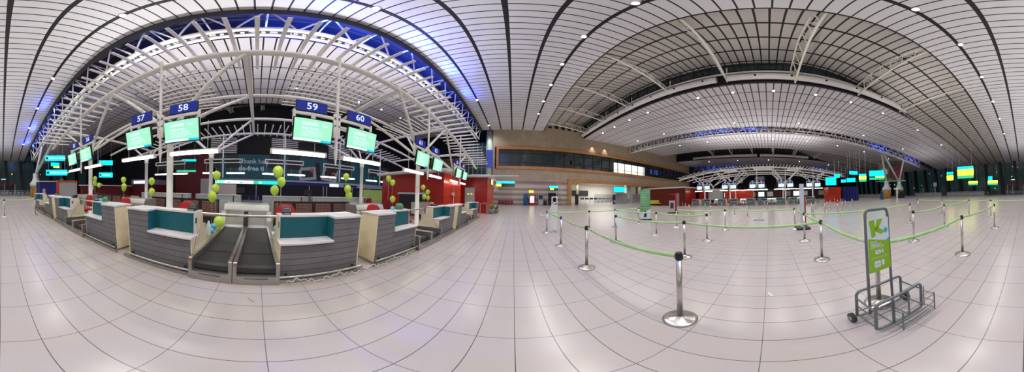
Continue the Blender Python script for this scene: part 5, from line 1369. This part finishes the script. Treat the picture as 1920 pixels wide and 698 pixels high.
# lime seats by far red kiosk
for i in range(6):
    r = empty('waiting_seat', (22.6+0.5*i*0.8, 19.9-0.42*i*0.8, 0), face(22.6, 19)+0.0, 'lime yellow waiting seat before the long red kiosk', 'seat', 'lime seats by the long red kiosk')
    b = MB(); b.bbox(-0.05, 0.4, -0.28, 0.28, 0.35, 0.48, 'yseat', 0.03); b.bbox(-0.1, 0.0, -0.28, 0.28, 0.45, 1.0, 'yseat', 0.03); b.build('cushion', r)
    b = MB(); b.box(-0.1, 0.35, -0.03, 0.03, 0, 0.36, 'black'); b.build('leg', r)

# ------------------------------------------------------------------ pedestals with V tubes
def pedestal(x, y, s, label, tops, zt=11):
    r = empty('column_pedestal', (x, y, 0), 0, label, 'pedestal')
    b = MB(); b.lathe((0, 0, 0), [(1.0*s, 0), (1.0*s, 1.75), (0.95*s, 1.8)], 'brass', 24); b.build('drum', r)
    b = MB(); b.lathe((0, 0, 1.8), [(1.05*s, 0), (1.1*s, 0.1), (1.1*s, 0.55), (0.95*s, 0.65), (0.7*s, 0.95), (0.5*s, 1.6), (0.48*s, 2.2)], 'pedestal', 24); b.build('cap', r)
    for t in tops:
        b = MB(); b.tube((0, 0, 3.8), (t[0]-x, t[1]-y, t[2]), 0.22*s, 'pedestal', 10); b.build('strut', r)
    return r
pedestal(28.3, -24.8, 0.95, 'round pedestal with ochre drum and two steel struts, left of the pair', [(27.1, -22.6, 9.9)])
pedestal(28.3, -29.0, 0.95, 'round pedestal with ochre drum and V struts, right of the pair', [(27.1, -23.2, 9.8), (27.1, -29.5, 9.2)])
pedestal(-5.9, -27.5, 0.95, 'round pedestal at the far left carrying the blue lit truss', [(-7.15, -12.5, 10.8), (-7.15, -27.5, 9.0)])
pedestal(-15.5, -40, 0.9, 'second round pedestal behind the left end signs', [(-15.5, -40.5, 8)])
b = MB(); b.box(26.5, 30.0, -24.2, -24.1, 4.5, 4.7, 'pedestal'); 
r = empty('picture_billboard', (30.2, -28.2, 0), face(30, -28), 'large picture billboard of dark figures on a green field between the pedestal struts', 'billboard')
b = MB(); b.box(-0.1, 0, -3.2, 3.2, 4.3, 9.4, 'players'); b.build('panel', r)
b = MB(); b.prism([(-0.6, 5.0), (3.1, 5.0), (3.1, 8.4), (1.8, 8.8), (0.6, 8.3), (-0.4, 8.9)], 'x', 0.0, 0.03, 'plume'); b.prism([(-2.6, 6.0), (-0.9, 6.0), (-1.0, 7.2), (-1.7, 7.6), (-2.5, 7.1)], 'x', 0.0, 0.03, 'paper'); b.prism([(-2.4, 7.8), (-1.4, 7.9), (-1.9, 9.0)], 'x', 0.0, 0.03, 'orange'); b.build('figures', r)
b = MB(); b.box(-0.2, 0.2, -3.9, 3.6, 4.1, 4.3, 'pedestal'); b.build('lower_rail', r)
# white T post
b = MB(); b.tube((0, 0, 0), (0, 0, 1.9), 0.1, 'white', 10); b.box(-0.05, 0.05, -0.5, 0.35, 1.85, 2.02, 'white')
o = thing(b, 'white_post', (0, 0, 0), 'white T-shaped post on the open floor before the pedestals', 'post'); o.location = (17.6, -17.5, 0); o.rotation_euler = (0, 0, face(17.6, -17.5))
b = MB(); b.tube((0, 0, 0), (0, 0, 2.6), 0.06, 'pedestal', 8); b.box(-0.05, 0.05, -0.4, 0.4, 2.5, 3.4, 'greyl')
o = thing(b, 'notice_post', (0, 0, 0), 'slim post with a pale square panel before the glass front', 'notice post'); o.location = (21, -34, 0); o.rotation_euler = (0, 0, face(21, -34))
# railings before the glass front
for x0_, x1_, y, lab in ((19, 27, -33.5, 'long low steel and glass railing right of the pedestals'), (9, 18, -34.5, 'low steel railing below the yellow signs'), (30, 50, -26, 'long low grey railing left of the pedestals')):
    r = empty('floor_railing', ((x0_+x1_)/2, y, 0), 0, lab, 'railing'); h = (x1_-x0_)/2
    b = MB(); b.box(-h, h, -0.03, 0.03, 1.0, 1.08, 'steel_dark'); n = int(2*h/1.5)
    for i in range(n+1): b.box(-h+2*h*i/n-0.03, -h+2*h*i/n+0.03, -0.03, 0.03, 0, 1.05, 'steel_dark')
    b.build('rail', r)
    b = MB(); b.box(-h, h, -0.01, 0.01, 0.1, 0.9, 'grey'); b.build('panel', r)
# luggage carts at the far left
def cart(x, y, rz, lab, grp):
    r = empty('luggage_cart', (x, y, 0), rz, lab, 'luggage cart', grp)
    b = MB(); b.path([(-0.4, -0.3, 0.15), (-0.45, -0.3, 1.05), (-0.45, 0.3, 1.05), (-0.4, 0.3, 0.15)], 0.025, 'steel', 6); b.box(-0.4, 0.6, -0.28, 0.28, 0.16, 0.2, 'steel_dark'); b.box(-0.43, -0.40, -0.25, 0.25, 0.4, 0.8, 'grey'); b.build('frame', r)
    for wx, wy in ((-0.3, -0.25), (-0.3, 0.25), (0.5, 0)): b = MB(); b.tube((wx, wy-0.03, 0.09), (wx, wy+0.03, 0.09), 0.09, 'rubber', 10); b.build('wheel', r)
for i in range(8): cart(-0.2-0.8*i, -31-0.2*(i % 3), 1.6, 'luggage cart parked in the row at the far left before the glass front', 'luggage carts at the far left')
for i in range(7): cart(9.0+1.1*i, -38, 1.5, 'luggage cart parked below the yellow and green signs', 'luggage carts below the yellow signs')
for i in range(8): cart(4.5-0.85*i, -39.5, 1.5, 'luggage cart parked right of the yellow signs', 'luggage carts right of the yellow signs')
r = empty('entrance_doors', (0.6, -43.6, 0), 0, 'row of glass entrance doors below a red beam at the far right', 'entrance')
b = MB(); b.box(-4.5, 4.5, 0, 0.3, 2.5, 2.8, 'chair_red'); b.build('beam', r)
for i in range(7):
    b = MB(); x = -4.2+1.4*i; b.box(x-0.06, x+0.06, 0, 0.2, 0, 2.5, 'white'); b.box(x+0.1, x+1.2, 0.05, 0.08, 0.1, 2.4, 'glass'); b.build('door_leaf', r)
for (x, z, w, lab) in ((3.0, 3.9, 1.6, 'left'), (-0.6, 3.9, 1.2, 'right')):
    b = MB(); b.box(-w/2, w/2, 0, 0.08, -0.12, 0.12, 'screen2'); o = thing(b, 'wall_light', (0, 0, 0), 'pale tube light above the entrance doors, %s one' % lab, 'wall light'); o.location = (x, -43.5, z)
b = MB(); b.box(-0.5, 0.5, -0.5, 0.5, 0, 1.9, 'navy'); o = thing(b, 'blue_cabinet', (0, 0, 0), 'dark blue cabinet before the glass front below the yellow sign', 'cabinet'); o.location = (13.2, -38.5, 0)
b = MB(); b.tube((0, 0, 0), (0, 0, 1.3), 0.35, 'bluecan', 12); b.ball((0, 0, 1.5), 0.25, 'bluecan', 10, 8); o = thing(b, 'blue_bin', (0, 0, 0), 'blue bin standing left of the pedestals', 'bin'); o.location = (25.5, -21.0, 0)
b = MB(); b.box(-0.8, 0.8, -0.5, 0.5, 0, 1.0, 'frame'); b.tube((0.2, 0, 1), (0.2, 0, 1.9), 0.2, 'bluecan', 8); b.box(-0.6, 0, -0.3, 0.3, 1, 1.5, 'frame'); o = thing(b, 'cleaning_machine', (0, 0, 0), 'dark equipment cart between the two pedestals', 'equipment cart'); o.location = (25.9, -26.8, 0)
# small lamps visible through the facade
random.seed(3)
for i in range(26):
    x = random.uniform(-14, 60); z = random.uniform(1.5, 7.5); s = random.uniform(0.05, 0.13)
    b = MB(); b.ball((0, 0, 0), s, 'whites' if i % 5 else 'yellow', 8, 6); o = thing(b, 'facade_lamp', (0, 0, 0), 'small point of light on the dark glass front', 'lamp', 'small lights on the glass front'); o.location = (x, FAR_Y+0.18, z)
# background shapes behind the far row
b = MB(); b.box(50, 50.3, -30, 16, 0, 3.6, 'frame'); 
for i in range(14): b.box(49.9, 50, -20+2.7*i, -18.2+2.7*i, 1.2, 2.6, ['whites', 'greyl', 'darkred', 'glowwall'][i % 4])
thing(b, 'shop_row', (50, -5, 0), 'distant row of dark shops with lit panels behind the far desks', 'shop row')

# ------------------------------------------------------------------ lighting
for x in (0, 12, 24, 38, 50): lamp('SPOT', (x, 19, 3.4), 900, (1, 0.93, 0.82), (math.radians(118), 0, 0), 0.05, 1.7, 0.9, 'wall_fill')  # added spots without fixtures, brighten the end wall
for x, y in ((9.5, 24), (9.5, 12), (9.5, 0), (9.5, -12)): lamp('SPOT', (x, y, 9.0), 260, (1, 0.95, 0.9), (PI, 0, 0), 0.05, 2.5, 0.9, 'ceiling_fill')  # added unseen spots, lift the raised ceiling
for y, e in ((-31, 700), (-22, 700), (-14, 700), (-7, 350), (15, 300), (26, 350)): lamp('SPOT', (0.5, y, 5.0), e, (1, 0.97, 0.96), (PI, 0, 0), 0.05, 2.8, 0.9, 'ceiling_fill')  # added fill aimed up at the near ceiling strip, no fixture modelled
for isl in (near, far):
    for y in (-6, 2, 10): 
        p = isl.P(-8.3, y, 6.9); lamp('SPOT', p, 1500, (1, 0.97, 0.95), (PI, 0, 0), 0.15, 2.7, 0.9, 'ceiling_fill')  # unseen fill added above the canopies for the ceiling
for y in (-30, -12, 8, 24):
    lamp('SPOT', (22.0, y, 4.2), 500, (1, 0.97, 0.98), (PI, 0, 0), 0.05, 2.8, 0.9, 'ceiling_fill')  # more added fill under the flat ceiling past the ducts
w = bpy.data.worlds.new('night'); scn.world = w; w.use_nodes = True
w.node_tree.nodes['Background'].inputs[0].default_value = (0.55, 0.6, 0.75, 1); w.node_tree.nodes['Background'].inputs[1].default_value = 0.02

# ------------------------------------------------------------------ camera: full-turn panorama from eye height
cam = bpy.data.cameras.new('camera'); co = bpy.data.objects.new('camera', cam); COL.objects.link(co); scn.camera = co
cam.type = 'PANO'
def setp(k, v):
    for tgt in (cam, getattr(cam, 'cycles', None)):
        try: setattr(tgt, k, v); 
        except Exception: pass
setp('panorama_type', 'EQUIRECTANGULAR')
setp('latitude_max', math.radians(361.35*0.1875)); setp('latitude_min', -math.radians((698-361.35)*0.1875))
setp('longitude_min', -PI); setp('longitude_max', PI)
cam.clip_end = 300; cam.clip_start = 0.05
Rm = Matrix.Rotation(-1.640e-02, 4, 'Y') @ Matrix.Rotation(2.640e-02, 4, 'X') @ Matrix.Rotation(8.7e-03, 4, 'Z') @ Matrix.Rotation(PI/2, 4, 'X')
co.matrix_world = Matrix.Translation((0, 0, 1.5275)) @ Rm
scn.view_settings.view_transform = 'Standard'; scn.view_settings.look = 'None'
scn.view_settings.exposure = 0.0
scn.cycles.use_denoising = True
scn.cycles.max_bounces = 6; scn.cycles.diffuse_bounces = 3; scn.cycles.glossy_bounces = 3; scn.cycles.sample_clamp_indirect = 8
